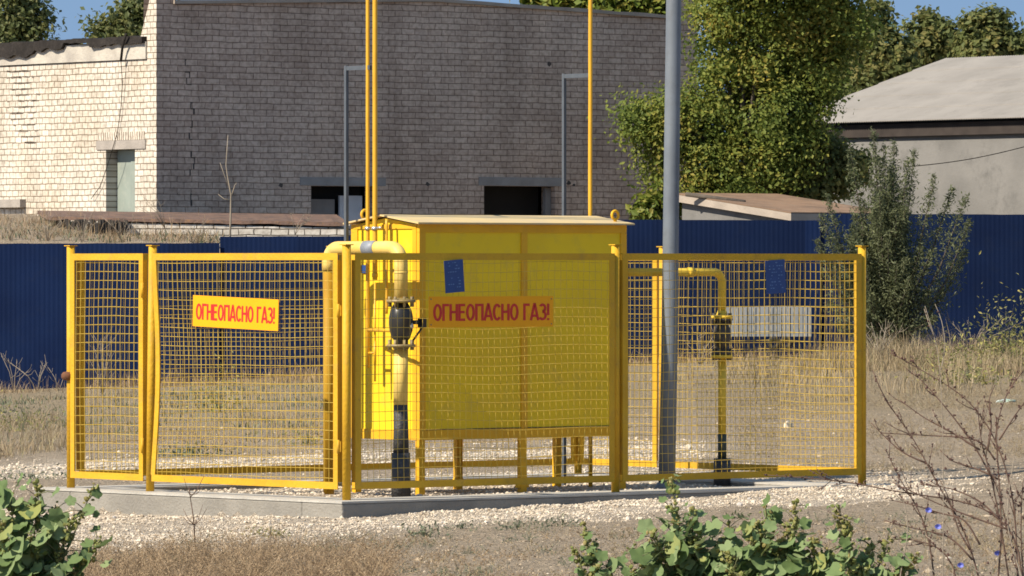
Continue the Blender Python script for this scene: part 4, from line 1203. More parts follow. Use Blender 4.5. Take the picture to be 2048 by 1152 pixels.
tree('round topped dark tree in the middle of the right hand skyline', 'tree', 1865, 152, [(1868, 62, 26), (1852, 32, 13), (1890, 75, 26), (1848, 92, 32), (1875, 105, 50), (1825, 115, 30), (1822, 62, 10), (1912, 118, 26)], 9000, 0.085, M['far_leaf'], 0.2, group='dark trees on the skyline at the right', clump=0.13)
tree('broad dark tree at the right end of the skyline above the warehouse ridge', 'tree', 1985, 148, [(1952, 52, 24), (1988, 44, 26), (1948, 92, 30), (1995, 88, 38), (2022, 92, 28), (1970, 105, 46), (2050, 100, 30), (2060, 115, 40)], 10000, 0.085, M['far_leaf'], 0.2, group='dark trees on the skyline at the right', clump=0.13)
tree('feathery poplar rising above the tar roof at the far left', 'tree', 30, 150, [(15, 45, 34), (45, 20, 32), (68, 50, 24), (80, 18, 12), (30, -30, 40), (56, 80, 28), (10, 85, 32), (92, 80, 10)], 5200, 0.08, M['poplar_leaf'], 0.2, group='poplars behind the brick building', clump=0.2)
tree('sparse poplar touching the left corner of the tall brick wall', 'tree', 262, 150, [(262, 38, 24), (285, 62, 22), (235, 66, 18), (205, 64, 18), (186, 46, 8), (275, 6, 22), (296, 28, 22), (228, 40, 8)], 3000, 0.085, M['poplar_leaf'], 0.16, group='poplars behind the brick building', clump=0.2)
tree('lime green tree top showing over the left slope of the gable', 'tree', 1120, 135, [(1100, 0, 26), (1150, 5, 26), (1080, -15, 30), (1130, -30, 40), (1175, 15, 22)], 3500, 0.11, M['lime_leaf'], 0.2, group='lime green trees behind the gable', clump=0.2)
tree('lime green tree top showing over the right slope of the gable', 'tree', 1260, 134, [(1230, 8, 30), (1280, 12, 34), (1320, 20, 30), (1210, 25, 22), (1260, -30, 50), (1340, -10, 40)], 5500, 0.11, M['lime_leaf'], 0.2, group='lime green trees behind the gable', clump=0.2)

def bush(label, base_px, base_py, Y, stems, mat, leaf, density, name='bush', cat='bush', stem_mat='bark'):
    b = at(base_px, base_py, Y); b.z = ground_z(b.x, b.y) - 0.03
    t = thing(name, label, cat, b)
    m = MB(); cen = []
    for (px_, py_, bend) in stems:
        e = at(px_, py_, Y); e.y += rng.uniform(-0.6, 0.6)
        mid = (b + e) / 2 + Vector((bend * (e.x - b.x), 0, 0.12))
        pts = [b + (mid - b) * s * 2 if s < 0.5 else mid + (e - mid) * (s - 0.5) * 2 for s in np.linspace(0, 1, 7)]
        m.tube(pts, [0.022 * (1 - 0.85 * s) for s in np.linspace(0, 1, 7)], 5)
        L = (e - b).length
        for k in range(int(L * density)):
            s = rng.uniform(0.12, 1.0) ** 0.8
            p = b.lerp(mid, s * 2) if s < 0.5 else mid.lerp(e, (s - 0.5) * 2)
            w = 0.15 * (1.02 - s) + 0.022
            cen.append(np.array(p[:]) + rng.normal(size=3) * w * np.array([1, 1, 1.1]))
    m.build('stems', M[stem_mat], t, world=True)
    cen = np.array(cen)
    cen[:, 2] = np.maximum(cen[:, 2], b.z + 0.05)
    V_, F_ = leaves_np(cen, rng.uniform(0.6, 1.2, len(cen)) * leaf, 0.2, 0.3)
    mesh_np('foliage', V_, F_, mat, t, loc=b[:])
    return t
st = []
for k in range(85):
    a = rng.uniform(-1, 1)
    px_ = 1768 + a * rng.uniform(30, 130)
    top = 300 + 210 * abs(a) ** 1.3 + rng.uniform(0, 170)
    st.append((px_, top, rng.uniform(-0.1, 0.25)))
st += [(1700, 290, 0.1), (1745, 262, 0.05), (1790, 285, 0.0), (1812, 320, 0.1), (1868, 350, 0.1), (1905, 375, 0.1), (1930, 390, 0.15), (1935, 500, 0.2), (1640, 430, 0.2), (1630, 480, 0.2), (1650, 390, 0.15), (1940, 440, 0.2), (1830, 300, 0.1), (1765, 290, 0)]
bush('big dark feathery bush in front of the navy fence at the right', 1778, 668, 92.0, st, M['shrub_leaf'], 0.034, 270)

def bare_twig(label, pts_px, Y, r, name='sapling', cat='sapling', mat='twig'):
    b = at(*pts_px[0][0], Y)
    t = thing(name, label, cat, b)
    m = MB()
    for k, line in enumerate(pts_px):
        q = [at(x, y, Y + (0.15 * k)) for x, y in line]
        n = len(q)
        m.tube(q, [r * (1 if k == 0 else 0.6) * (1 - 0.7 * i / max(1, n - 1)) for i in range(n)], 5)
    m.build('stem', M[mat], t, world=True)
    return t
bare_twig('pale bare sapling standing against the shaded brick front', [[(459, 505), (461, 440), (462, 390), (455, 352), (452, 330), (456, 270)], [(462, 395), (470, 370), (474, 365)], [(460, 380), (447, 345), (440, 325)], [(461, 400), (448, 398), (436, 388)]], 98.2, 0.018)

# ------------------------------------------------------------------ clutter by the navy fence
pnl = thing('metal_panel', 'pale grey ribbed metal panel lying in dry grass behind the right mesh', 'panel', at(1535, 700, 95))
m = MB()
a, b = at(1452, 673, 94.9), at(1624, 673, 94.9)
a2, b2 = at(1452, 613, 95.4), at(1624, 613, 95.4)
nr = 20
for i in range(nr):
    s0, s1 = i / nr, (i + 0.86) / nr
    lo0, lo1 = a.lerp(b, s0), a.lerp(b, s1); hi0, hi1 = a2.lerp(b2, s0), a2.lerp(b2, s1)
    d = Vector((0, 0.03 if i % 2 else 0.0, 0)); th = Vector((0, 0.05, 0))
    m.hexa([lo0 + d, lo1 + d, lo1 + th + d, lo0 + th + d, hi0 + d, hi1 + d, hi1 + th + d, hi0 + th + d])
m.hexa([a + Vector((0, 0.09, 0)), b + Vector((0, 0.09, 0)), b + Vector((0, 0.12, 0)), a + Vector((0, 0.12, 0)), a2 + Vector((0, 0.09, 0)), b2 + Vector((0, 0.09, 0)), b2 + Vector((0, 0.12, 0)), a2 + Vector((0, 0.12, 0))])
m.build('ribbed_sheet', M['bin'], pnl, world=True)
for i, (px_, lab) in enumerate(((1548, 'left one of two old black tyres propping the pale metal panel'), (1572, 'right one of two old black tyres propping the pale metal panel'))):
    c = at(px_, 686, 94.75)
    t = thing('tyre', lab, 'tyre', c, 0, 'old tyres under the metal panel')
    m = MB()
    rr_, r0 = 0.068, 0.034
    m.tube([(rr_ * math.cos(a), 0, rr_ * math.sin(a)) for a in np.linspace(0, 2 * math.pi, 25)], r0, 10, False)
    m.build('rubber', M['tyre'], t)
def litter(label, px_, py_, Y, s, mat, name, cat):
    p = at(px_, py_, Y); p.z = ground_z(p.x, p.y) + s[2] * 0.3
    Vq, Fq = stones_np(np.array([p[:]]), np.array([1.0]), 1.0)
    Vq = np.array(p[:]) + (Vq - np.array(p[:])) * np.array(s)
    o = mesh_np(name, Vq, Fq, mat, None, p[:])
    tag(o, label, cat)
litter('crumpled pale green plastic litter on the soil at the far right', 2012, 815, 68, (0.12, 0.1, 0.025), M['litter'], 'plastic_litter', 'litter')
litter('pale angular stone lying behind the right mesh panel', 1576, 831, 62, (0.055, 0.06, 0.05), M['stone_pale'], 'stone', 'stone')
litter('small pale stone near the foot of the grey pole', 1378, 870, 57, (0.035, 0.04, 0.03), M['stone_pale'], 'stone', 'stone')

# ------------------------------------------------------------------ stones, grass and weeds
def scatter(n, fx, keep):
    out = []
    while len(out) < n:
        x, y = fx()
        if keep(x, y): out.append((x, y, ground_z(x, y)))
    return np.array(out)
def outside(x, y, d=0.22):
    u, v = uv_of(x, y)
    return not (-d < u < LEN_U + d and -d < v < LEN_V + d)
cen = scatter(34000, lambda: (random.uniform(-5, 5.2), random.uniform(38.5, 56)), lambda x, y: outside(x, y) and random.random() < gravel_amount(x, y) ** 1.7 * (0.55 + 0.9 * noise.noise((x * 3.1, y * 1.7, 77))) * (1.0 if y < 49 else 0.5))
sz = rng.uniform(0.0035, 0.0105, len(cen)) * np.where(rng.random(len(cen)) < 0.06, 2.0, 1)
cen[:, 2] += sz * 0.25
Vq, Fq = stones_np(cen, sz)
tag(mesh_np('gravel', Vq, Fq, M['stones']), 'loose pale crushed limestone round the enclosure', 'gravel', kind='stuff')
cen = scatter(5000, lambda: (random.uniform(-5.2, 1.8), random.uniform(53.5, 61)), lambda x, y: random.random() < gravel_amount(x, y) ** 2)
sz = rng.uniform(0.006, 0.018, len(cen))
Vq, Fq = stones_np(cen, sz)
tag(mesh_np('gravel', Vq, Fq, M['stones']), 'pale gravel strip on the ground behind the enclosure', 'gravel', kind='stuff')
cen = scatter(2600, lambda: (random.uniform(-3.2, 4.2), random.uniform(45.2, 51)), lambda x, y: not outside(x, y, -0.28))
sz = rng.uniform(0.006, 0.018, len(cen))
Vq, Fq = stones_np(cen, sz)
tag(mesh_np('gravel', Vq, Fq, M['stones']), 'gravel lying on the ground inside the mesh enclosure', 'gravel', kind='stuff')
cen = scatter(12000, lambda: (random.uniform(-4.5, 6.5), random.choice((random.uniform(34.2, 43), random.uniform(46, 70)))), lambda x, y: outside(x, y) and gravel_amount(x, y) < 0.6)
sz = rng.uniform(0.003, 0.011, len(cen)) * np.where(rng.random(len(cen)) < 0.03, 2.6, 1)
Vq, Fq = stones_np(cen, sz)
tag(mesh_np('soil_clods', Vq, Fq, M['clods']), 'small clods and pebbles on the bare soil', 'soil', kind='stuff')

def grass(name, label, n, region, keep, hmin, hmax, w, mat, lean=0.6, tuft=6, spread=0.06):
    k = n // tuft
    c = scatter(k, region, keep)
    c = np.repeat(c, tuft, 0)
    c[:, :2] += rng.normal(size=(len(c), 2)) * spread
    c[:, 2] -= 0.01
    h = rng.uniform(hmin, hmax, len(c)) * np.repeat(rng.uniform(0.5, 1.1, k), tuft)
    V_, F_ = blades_np(c, h, w, lean)
    tag(mesh_np(name, V_, F_, mat), label, 'grass', kind='stuff')
def xr_(y, a, b):
    return (random.uniform(a, b) - 1024) / F * y
def reg(p0, p1, y0, y1):
    def f():
        y = random.uniform(y0, y1); return xr_(y, p0, p1), y
    return f
nkeep = lambda f, ya=0, yb=1: (lambda x, y: noise.noise((x * 0.8, y * 0.35, f)) > random.uniform(-0.45, 0.45) and random.random() < smooth(ya, yb, y + 5 * noise.noise((x * 0.9, y * 0.1, f + 5))))
grass('dry_grass', 'short golden dry grass on the waste ground before the navy fence', 5500, reg(-150, 2200, 62, 95), nkeep(1, 66, 92), 0.03, 0.15, 0.005, M['dry_grass'], 1.1, 9, 0.13)
grass('dry_grass', 'tall golden dry grass to the right of the enclosure', 3800, reg(1480, 2200, 62, 94), nkeep(2, 66, 88), 0.08, 0.34, 0.004, M['dry_grass'], 0.9, 9, 0.13)
grass('dry_grass', 'brown tufts along the foot of the navy fence', 6000, reg(-150, 2200, 92, 95.7), nkeep(3), 0.05, 0.30, 0.004, M['brown_weed'], 0.9, 9, 0.15)
grass('dry_grass', 'greyish weedy growth behind the mesh gate', 4800, reg(-100, 1000, 60, 90), nkeep(4, 60, 78), 0.02, 0.12, 0.006, M['grey_weed'], 1.2, 8, 0.12)
grass('dry_grass', 'thin dry stubble across the foreground soil', 5000, reg(0, 2048, 34.3, 41), nkeep(5), 0.01, 0.05, 0.0018, M['brown_weed'], 1.6, 9, 0.07)
grass('dry_grass', 'dry straw in front of the mallow on the right', 1600, reg(1150, 2048, 34.3, 38.5), nkeep(6), 0.03, 0.10, 0.0016, M['dry_grass'], 1.6, 7, 0.05)
grass('dry_grass', 'pale dry grass at the left edge behind the enclosure', 1500, reg(-80, 150, 60, 74), nkeep(7), 0.08, 0.30, 0.003, M['dry_grass'], 1.0, 9, 0.10)
grass('dry_grass', 'tall pale dry grass at the base of the dark feathery bush', 2600, reg(1640, 1900, 85, 91), lambda x, y: True, 0.15, 0.55, 0.004, M['dry_grass'], 0.7, 9, 0.10)
grass('dry_grass', 'golden clumps of grass on the waste ground at the right edge', 2400, reg(1820, 2200, 74, 92), lambda x, y: noise.noise((x * 0.9, y * 0.3, 91)) > 0.02, 0.10, 0.42, 0.004, M['dry_grass'], 0.8, 12, 0.09)
# low twiggy weed mat: thin arching twigs carrying tiny dry leaves
def weed_mat(label, n, region, keep, h, mats):
    c = scatter(n, region, keep)
    tip = c + np.stack([rng.normal(size=n) * h * 0.55, rng.normal(size=n) * h * 0.5, rng.uniform(0.15, 1.0, n) * h], 1)
    t = rng.uniform(0.2, 1.0, (n, 9, 1))
    p = (c[:, None, :] * (1 - t) + tip[:, None, :] * t + rng.normal(size=(n, 9, 3)) * h * 0.09).reshape(-1, 3)
    V1, F1 = leaves_np(p, rng.uniform(0.4, 1.2, len(p)) * 0.0075, 0.1, 0.4)
    d = tip - c; sd = np.cross(d, rng.normal(size=(n, 3))); sd /= np.linalg.norm(sd, axis=1, keepdims=True); sd *= 0.0013
    V2 = np.stack([c - sd, c + sd, tip + sd * 0.4, tip - sd * 0.4], 1).reshape(-1, 3)
    V_ = np.concatenate([V1, V2]); F_ = np.concatenate([F1, np.arange(4 * n).reshape(n, 4) + len(V1)])
    tag(mesh_np('dry_weed_mat', V_, F_, mats), label, 'weeds', kind='stuff')
def mat_keep(x, y):
    d = 1 - smooth(37.6, 41.0, y + 1.2 * abs(x + 1.75) - 1.2 * noise.noise((x * 2.2, y * 1.5, 4)))
    c = smooth(-0.15, 0.35, noise.noise((x * 4.5, y * 2.2, 21)))
    return random.random() < d * (0.12 + 0.88 * c) + 0.015
weed_mat('brown twiggy dry weed mat in the left foreground', 4200, reg(150, 780, 34.4, 41.4), mat_keep, 0.20, M['brown_weed'])
weed_mat('sparse dry weed litter over the foreground soil', 1300, reg(0, 2048, 34.3, 41.0), lambda x, y: noise.noise((x * 1.5, y * 0.7, 14)) > 0.1, 0.06, M['brown_weed'])

weed_mat('low grey green weeds on the foreground soil', 900, reg(0, 2048, 34.3, 42.5), lambda x, y: outside(x, y, 0.3) and noise.noise((x * 2.6, y * 1.3, 31)) > 0.30, 0.07, M['grey_weed'])
weed_mat('pale straw litter on the foreground soil', 1500, reg(0, 2048, 34.3, 41.5), lambda x, y: noise.noise((x * 1.9, y * 0.9, 41)) > 0.12, 0.07, M['dry_grass'])
weed_mat('dry low growth on the waste ground at the right', 2600, reg(1480, 2150, 50, 72), lambda x, y: outside(x, y, 0.3) and noise.noise((x * 1.2, y * 0.4, 51)) > 0.05, 0.12, M['dry_grass'])
weed_mat('dry low growth on the waste ground at the left', 1500, reg(-80, 1000, 60, 74), lambda x, y: outside(x, y, 0.3) and noise.noise((x * 1.2, y * 0.4, 61)) > 0.08, 0.12, M['brown_weed'])
# weeds on the bank
c = []
for k in range(620):
    px_ = random.uniform(-60, 432); y = random.uniform(96.9, 101.5)
    s = (y - 96.6) / 5.9
    back = 430 + 30 * smooth(70, 230, px_)
    p = at(px_, 487 + (back - 487) * s ** 0.8 + 3, y)
    for j in range(6): c.append((p.x + random.gauss(0, 0.07), p.y + random.gauss(0, 0.05), p.z - 0.03))
c = np.array(c)
V_, F_ = blades_np(c, rng.uniform(0.04, 0.22, len(c)) * np.where(rng.random(len(c)) < 0.12, 2.2, 1), 0.004, 1.0)
tag(mesh_np('dry_weeds', V_, F_, M['brown_weed']), 'dry weeds on the earth bank above the left navy fence', 'weeds', kind='stuff')
c = np.array([(p[0], p[1], p[2]) for p in c[::3]]) + rng.normal(size=(len(c[::3]), 3)) * np.array([0.1, 0.05, 0.02])
V_, F_ = blades_np(c, rng.uniform(0.04, 0.16, len(c)), 0.012, 0.9)
tag(mesh_np('green_weeds', V_, F_, M['grey_weed']), 'grey green low weeds on the earth bank', 'weeds', kind='stuff')

def dry_weed(label, px_, base_py, Y, n, height, spread, mat='twig', r=0.006, name='dry_weed', cat='weed', group=None, twigs=3, onroof=False):
    b = at(px_, base_py, Y)
    if not onroof: b.z = ground_z(b.x, b.y) - 0.02
    t = thing(name, label, cat, b, 0, group)
    m = MB()
    r_ = random.Random(int(px_ * 7 + base_py))
    for k in range(n):
        a = r_.uniform(-1, 1) * spread; h = height * r_.uniform(0.6, 1.0); dy = r_.uniform(-0.3, 0.3) * spread
        e = b + Vector((a, dy, h)); mid = b + Vector((a * 0.35, dy * 0.4, h * 0.55))
        m.tube([b, mid, e], [r, r * 0.75, r * 0.35], 4)
        for j in range(twigs):
            s = r_.uniform(0.3, 0.9); p = mid.lerp(e, s) if s > 0.5 else b.lerp(mid, s * 2)
            q = p + Vector((r_.uniform(-1, 1) * 0.25 * h, r_.uniform(-0.1, 0.1), r_.uniform(0.12, 0.32) * h))
            m.tube([p, (p + q) / 2 + Vector((0, 0, -0.02)), q], [r * 0.6, r * 0.5, r * 0.3], 4)
    m.build('stems', M[mat], t, world=True)
    return t
dry_weed('pale bare dry weed against the navy fence at the far left', 28, 785, 94, 4, 0.62, 0.3, group='bare weeds along the navy fence')
dry_weed('pale bare dry weed leaning right beside the left fence post', 75, 782, 94.3, 5, 0.5, 0.5, group='bare weeds along the navy fence')
dry_weed('thin dry weed right behind the left end post', 118, 785, 93, 4, 0.55, 0.25, group='bare weeds along the navy fence')
dry_weed('tall straw coloured weed seen through the narrow left mesh bay', 205, 790, 90, 9, 0.85, 0.3, 'twig', 0.006, group='bare weeds along the navy fence')
dry_weed('spreading brown dry weed in front of the right navy fence', 1945, 690, 92, 12, 0.62, 0.75, group='bare weeds along the navy fence')
dry_weed('brown dry weed at the right edge in front of the navy fence', 2010, 690, 93, 8, 0.7, 0.5, group='bare weeds along the navy fence')
dry_weed('straw coloured weed clump under the dark feathery bush', 1760, 720, 88, 14, 0.62, 0.4, 'twig', 0.006, group='bare weeds along the navy fence')
dry_weed('grey brown dry weed right of the outlet valve behind the mesh', 1400, 700, 92, 9, 0.5, 0.5, group='bare weeds along the navy fence')
dry_weed('dry weed sprouting on the ruined roof below the grey door', 330, 455, 99.6, 7, 0.5, 0.5, 'twig', 0.005, group='weeds on the low roof', onroof=True)
dry_weed('leafless weed sprouting on the ruined roof right of the sapling', 590, 470, 99.0, 5, 0.35, 0.3, 'twig', 0.005, group='weeds on the low roof', onroof=True)
for (px_, py_, Y, n, h, sp, lab) in (
        (22, 486, 97.0, 7, 0.42, 0.2, 'grey bare weed stalks on the earth bank at the far left edge'),
        (95, 487, 97.0, 8, 0.5, 0.25, 'grey bare weed stalks on the earth bank under the pale ledge'),
        (165, 487, 97.0, 7, 0.45, 0.25, 'grey bare weed stalks on the earth bank before the dark rubble'),
        (245, 487, 97.0, 8, 0.4, 0.3, 'grey bare weed stalks on the earth bank below the grey door'),
        (385, 487, 97.2, 9, 0.38, 0.4, 'bushy dry weed on the earth bank left of the bare sapling')):
    dry_weed(lab, px_, py_, Y, n, h, sp, 'twig', 0.0045, group='weeds on the earth bank', onroof=True)
dry_weed('thin brown stalk rising in front of the plinth below the gate', 392, 1105, 40.2, 1, 0.55, 0.06, 'dark_twig', 0.005, twigs=9)

def leafy_tuft(label, px_, py_, Y, n, w, h, mat, leaf, name='weed_tuft', cat='weed', group=None, aspect=0.35):
    b = at(px_, py_, Y); b.z = ground_z(b.x, b.y)
    t = thing(name, label, cat, b, 0, group)
    q = np.array(b[:]) + np.stack([rng.normal(size=n) * w * 0.5, rng.normal(size=n) * w * 0.4, np.abs(rng.normal(size=n)) * h * 0.5], 1)
    V_, F_ = leaves_np(q, rng.uniform(0.6, 1.2, n) * leaf, 0.2, aspect)
    mesh_np('foliage', V_, F_, mat, t, loc=b[:])
    k = 14
    bb = np.repeat(np.array([b[:]]), k, 0); V_, F_ = blades_np(bb, rng.uniform(0.6, 1.0, k) * h, 0.004, 0.9)
    mesh_np('stems', V_, F_, M['grey_weed'], t, loc=b[:])
    return t
gw = 'small weeds on the gravel'
leafy_tuft('small grey green weed tuft on the gravel below the shaded warning sign', 848, 1067, 41.7, 130, 0.14, 0.09, M['grey_weed'], 0.018, group=gw)
leafy_tuft('low grey weed on the gravel left of the broad flat weed', 925, 1052, 42.4, 60, 0.12, 0.05, M['grey_weed'], 0.014, group=gw)
leafy_tuft('broad flat grey weed on the gravel under the middle of the plinth', 1035, 1058, 42.0, 150, 0.26, 0.08, M['grey_weed'], 0.016, group=gw)
leafy_tuft('grey green weed on the gravel below the middle fence post', 1125, 1058, 42.2, 80, 0.14, 0.07, M['grey_weed'], 0.016, group=gw)
leafy_tuft('yellowish green weed with tiny flowers below the left gate corner', 540, 1058, 41.7, 90, 0.16, 0.08, M['green_weed'], 0.015, group=gw)
leafy_tuft('small low green weed on the soil below the plinth corner', 660, 1100, 39.6, 90, 0.3, 0.05, M['grey_weed'], 0.014, group=gw)
leafy_tuft('tiny dark weed at the left foot of the mallow on the gravel edge', 1478, 1035, 43.0, 60, 0.08, 0.05, M['shrub_leaf'], 0.016, group=gw)
leafy_tuft('yellow green bushy weed at the right edge before the navy fence', 2015, 690, 84, 1100, 0.55, 0.75, M['green_weed'], 0.035, group='yellow green weeds at the right')
leafy_tuft('low yellow green weed left of the one at the right edge', 1925, 690, 84, 500, 0.5, 0.4, M['green_weed'], 0.032, group='yellow green weeds at the right')
leafy_tuft('sprawling yellow green weed in the dry grass at the right', 1935, 760, 76, 420, 0.6, 0.25, M['green_weed'], 0.03, group='yellow green weeds at the right')
leafy_tuft('green weed clump behind the gate near the bowed stile', 385, 880, 60, 260, 0.5, 0.12, M['grey_weed'], 0.028, group='weeds seen through the gate')
leafy_tuft('yellow green weed behind the gate under its sign', 440, 775, 75, 420, 0.35, 0.5, M['green_weed'], 0.025, group='weeds seen through the gate')
leafy_tuft('small green weed behind the gate near its right stile', 615, 860, 62, 160, 0.3, 0.2, M['green_weed'], 0.022, group='weeds seen through the gate')
leafy_tuft('grey green low weed on the gravel left of the enclosure', 60, 925, 55, 260, 0.8, 0.07, M['grey_weed'], 0.02, group=gw)
leafy_tuft('yellow green weed at the left edge beyond the gravel', 45, 830, 70, 260, 0.5, 0.35, M['green_weed'], 0.024, group='weeds at the left edge')

# ------------------------------------------------------------------ foreground mallow and chicory
def mallow_leaf(V_, F_, c, nrm, tip, r):
    nrm = nrm.normalized(); a = (tip - nrm * tip.dot(nrm)).normalized(); b = nrm.cross(a)
    k = len(V_); n = 20; wv1, wv2 = random.uniform(0, 6.28), random.uniform(0, 6.28)
    V_.append(c + nrm * (-0.12 * r))
    for j in range(n):
        th = 2 * math.pi * j / n
        lob = 1.0 + 0.13 * math.cos(5 * th) - 0.30 * max(0, math.cos(th + math.pi)) ** 14 + 0.05 * math.cos(20 * th + 1)
        cup = 0.20 * math.cos(2.5 * th) ** 2 + 0.16 * math.sin(th + wv1) + 0.13 * math.sin(2 * th + wv2)
        V_.append(c + (a * math.cos(th) + b * math.sin(th)) * r * lob + nrm * r * (cup - 0.08))
    for j in range(n):
        F_.append((k, k + 1 + j, k + 1 + (j + 1) % n))
def mallow(label, base, Y, tips, n_leaf, rl, group, dens=1.5):
    b = at(base[0], base[1], Y); b.z = ground_z(b.x, b.y) - 0.02
    t = thing('mallow_plant', label, 'plant', b, 0, group)
    sm = MB(); LV, LF = [], []; buds = []
    r_ = random.Random(int(base[0]))
    for (px_, py_, nl, rs) in tips:
        e = at(px_, py_, Y); e.y += r_.uniform(-0.12, 0.12)
        mid = b.lerp(e, 0.5) + Vector(((e.x - b.x) * 0.12, 0, -0.02))
        pts = [b.lerp(mid, s * 2) if s < 0.5 else mid.lerp(e, s * 2 - 1) for s in np.linspace(0, 1, 8)]
        sm.tube(pts, [0.007 * (1 - 0.6 * s) for s in np.linspace(0, 1, 8)], 6)
        for k in range(int(nl * dens)):
            s = r_.uniform(0.25, 0.98)
            p = b.lerp(mid, s * 2) if s < 0.5 else mid.lerp(e, s * 2 - 1)
            d = Vector((r_.uniform(-1, 1), r_.uniform(-1, 0.7), r_.uniform(-0.1, 0.7))).normalized()
            L = r_.uniform(0.03, 0.13) * rs
            c = p + d * L
            sm.tube([p, p + d * L * 0.6 + Vector((0, 0, 0.008)), c], 0.0022, 4)
            rr2 = rl * rs * r_.choice((0.35, 0.5, 0.65, 0.8, 1.0, 1.25)) * (1.15 - 0.5 * s)
            nrm = Vector((r_.gauss(-0.25, 0.55), r_.gauss(-0.45, 0.45), r_.uniform(0.25, 1.0)))
            mallow_leaf(LV, LF, c + d * rr2 * 0.3, nrm, d + Vector((0, 0, -0.3)), rr2)
        for k in range(int(46 * rs)):
            s = r_.uniform(0.45, 1.0) ** 0.7
            p = mid.lerp(e, max(0, s * 2 - 1)) + Vector((r_.gauss(0, 0.014), r_.gauss(0, 0.014), r_.gauss(0, 0.012)))
            buds.append(p[:])
    sm.build('stems', M['green_stem'], t, world=True)
    mesh_np('leaves', [v[:] for v in LV], LF, M['mallow_leaf'], t, loc=b[:], smooth=True)
    if buds:
        Vq, Fq = stones_np(np.array(buds), rng.uniform(0.007, 0.0145, len(buds)), 1.0)
        mesh_np('bud_clusters', Vq, Fq, M['mallow_bud'], t, loc=b[:])  # buds of all stems gathered in one mesh, no leaves
    return t
gm = 'green mallow plants in the foreground'
mallow('large green mallow at the lower left corner', (40, 1330), 33.2,
       [(80, 965, 26, 1.0), (20, 985, 20, 1.0), (5, 1040, 18, 1.1), (110, 1010, 22, 1.0), (190, 968, 13, 0.8), (150, 1030, 18, 1.0), (205, 1075, 10, 1.1), (60, 1075, 24, 1.1), (120, 1100, 20, 1.0), (20, 1120, 22, 1.0), (150, 1120, 12, 0.9), (-30, 1010, 14, 1.1), (70, 1140, 20, 1.1)], 20, 0.060, gm, 1.25)
mallow('upright mallow with a tall budding spike in front of the grey pole', (1385, 1330), 33.5,
       [(1342, 955, 15, 0.85), (1345, 1010, 12, 1.0), (1300, 1060, 14, 1.0), (1395, 1050, 15, 1.1), (1440, 1085, 16, 1.1), (1350, 1100, 18, 1.1), (1290, 1120, 14, 1.0), (1420, 1130, 16, 1.0), (1265, 1095, 9, 0.9), (1385, 1010, 7, 0.8), (1460, 1050, 9, 1.0), (1330, 1140, 14, 1.0), (1250, 1140, 9, 0.9), (1400, 1150, 12, 1.1), (1310, 1150, 12, 1.0)], 16, 0.055, gm)
mallow('sprawling mallow right of the tall budding spike', (1580, 1330), 33.3,
       [(1530, 1020, 7, 1.0), (1590, 1000, 6, 0.8), (1500, 1070, 14, 1.1), (1560, 1080, 14, 1.0), (1630, 1075, 12, 0.9), (1480, 1115, 16, 1.1), (1545, 1130, 18, 1.1), (1610, 1130, 16, 1.0), (1680, 1120, 10, 0.9), (1450, 1135, 14, 1.0), (1510, 1040, 10, 1.0), (1575, 1045, 9, 0.9), (1650, 1100, 10, 0.9), (1600, 1150, 14, 1.1), (1500, 1150, 14, 1.1), (1660, 1145, 12, 1.0), (1440, 1100, 8, 0.9)], 16, 0.052, gm)
mallow('low mallow with few leaves among the chicory stems', (1720, 1330), 33.0,
       [(1672, 1005, 5, 0.9), (1690, 1035, 5, 1.0), (1745, 1085, 8, 0.75), (1780, 1075, 6, 0.7), (1830, 1115, 6, 0.9), (1720, 1135, 10, 0.9), (1700, 1110, 8, 0.9), (1760, 1140, 9, 0.9), (1680, 1150, 9, 1.0), (1800, 1145, 6, 0.8)], 10, 0.048, gm)
mallow('slim mallow stalk standing left of the others on bare soil', (1205, 1330), 33.6,
       [(1168, 1045, 10, 0.7), (1185, 1085, 10, 0.7), (1150, 1100, 6, 0.6), (1225, 1130, 10, 0.8), (1190, 1135, 12, 0.8)], 10, 0.048, gm)

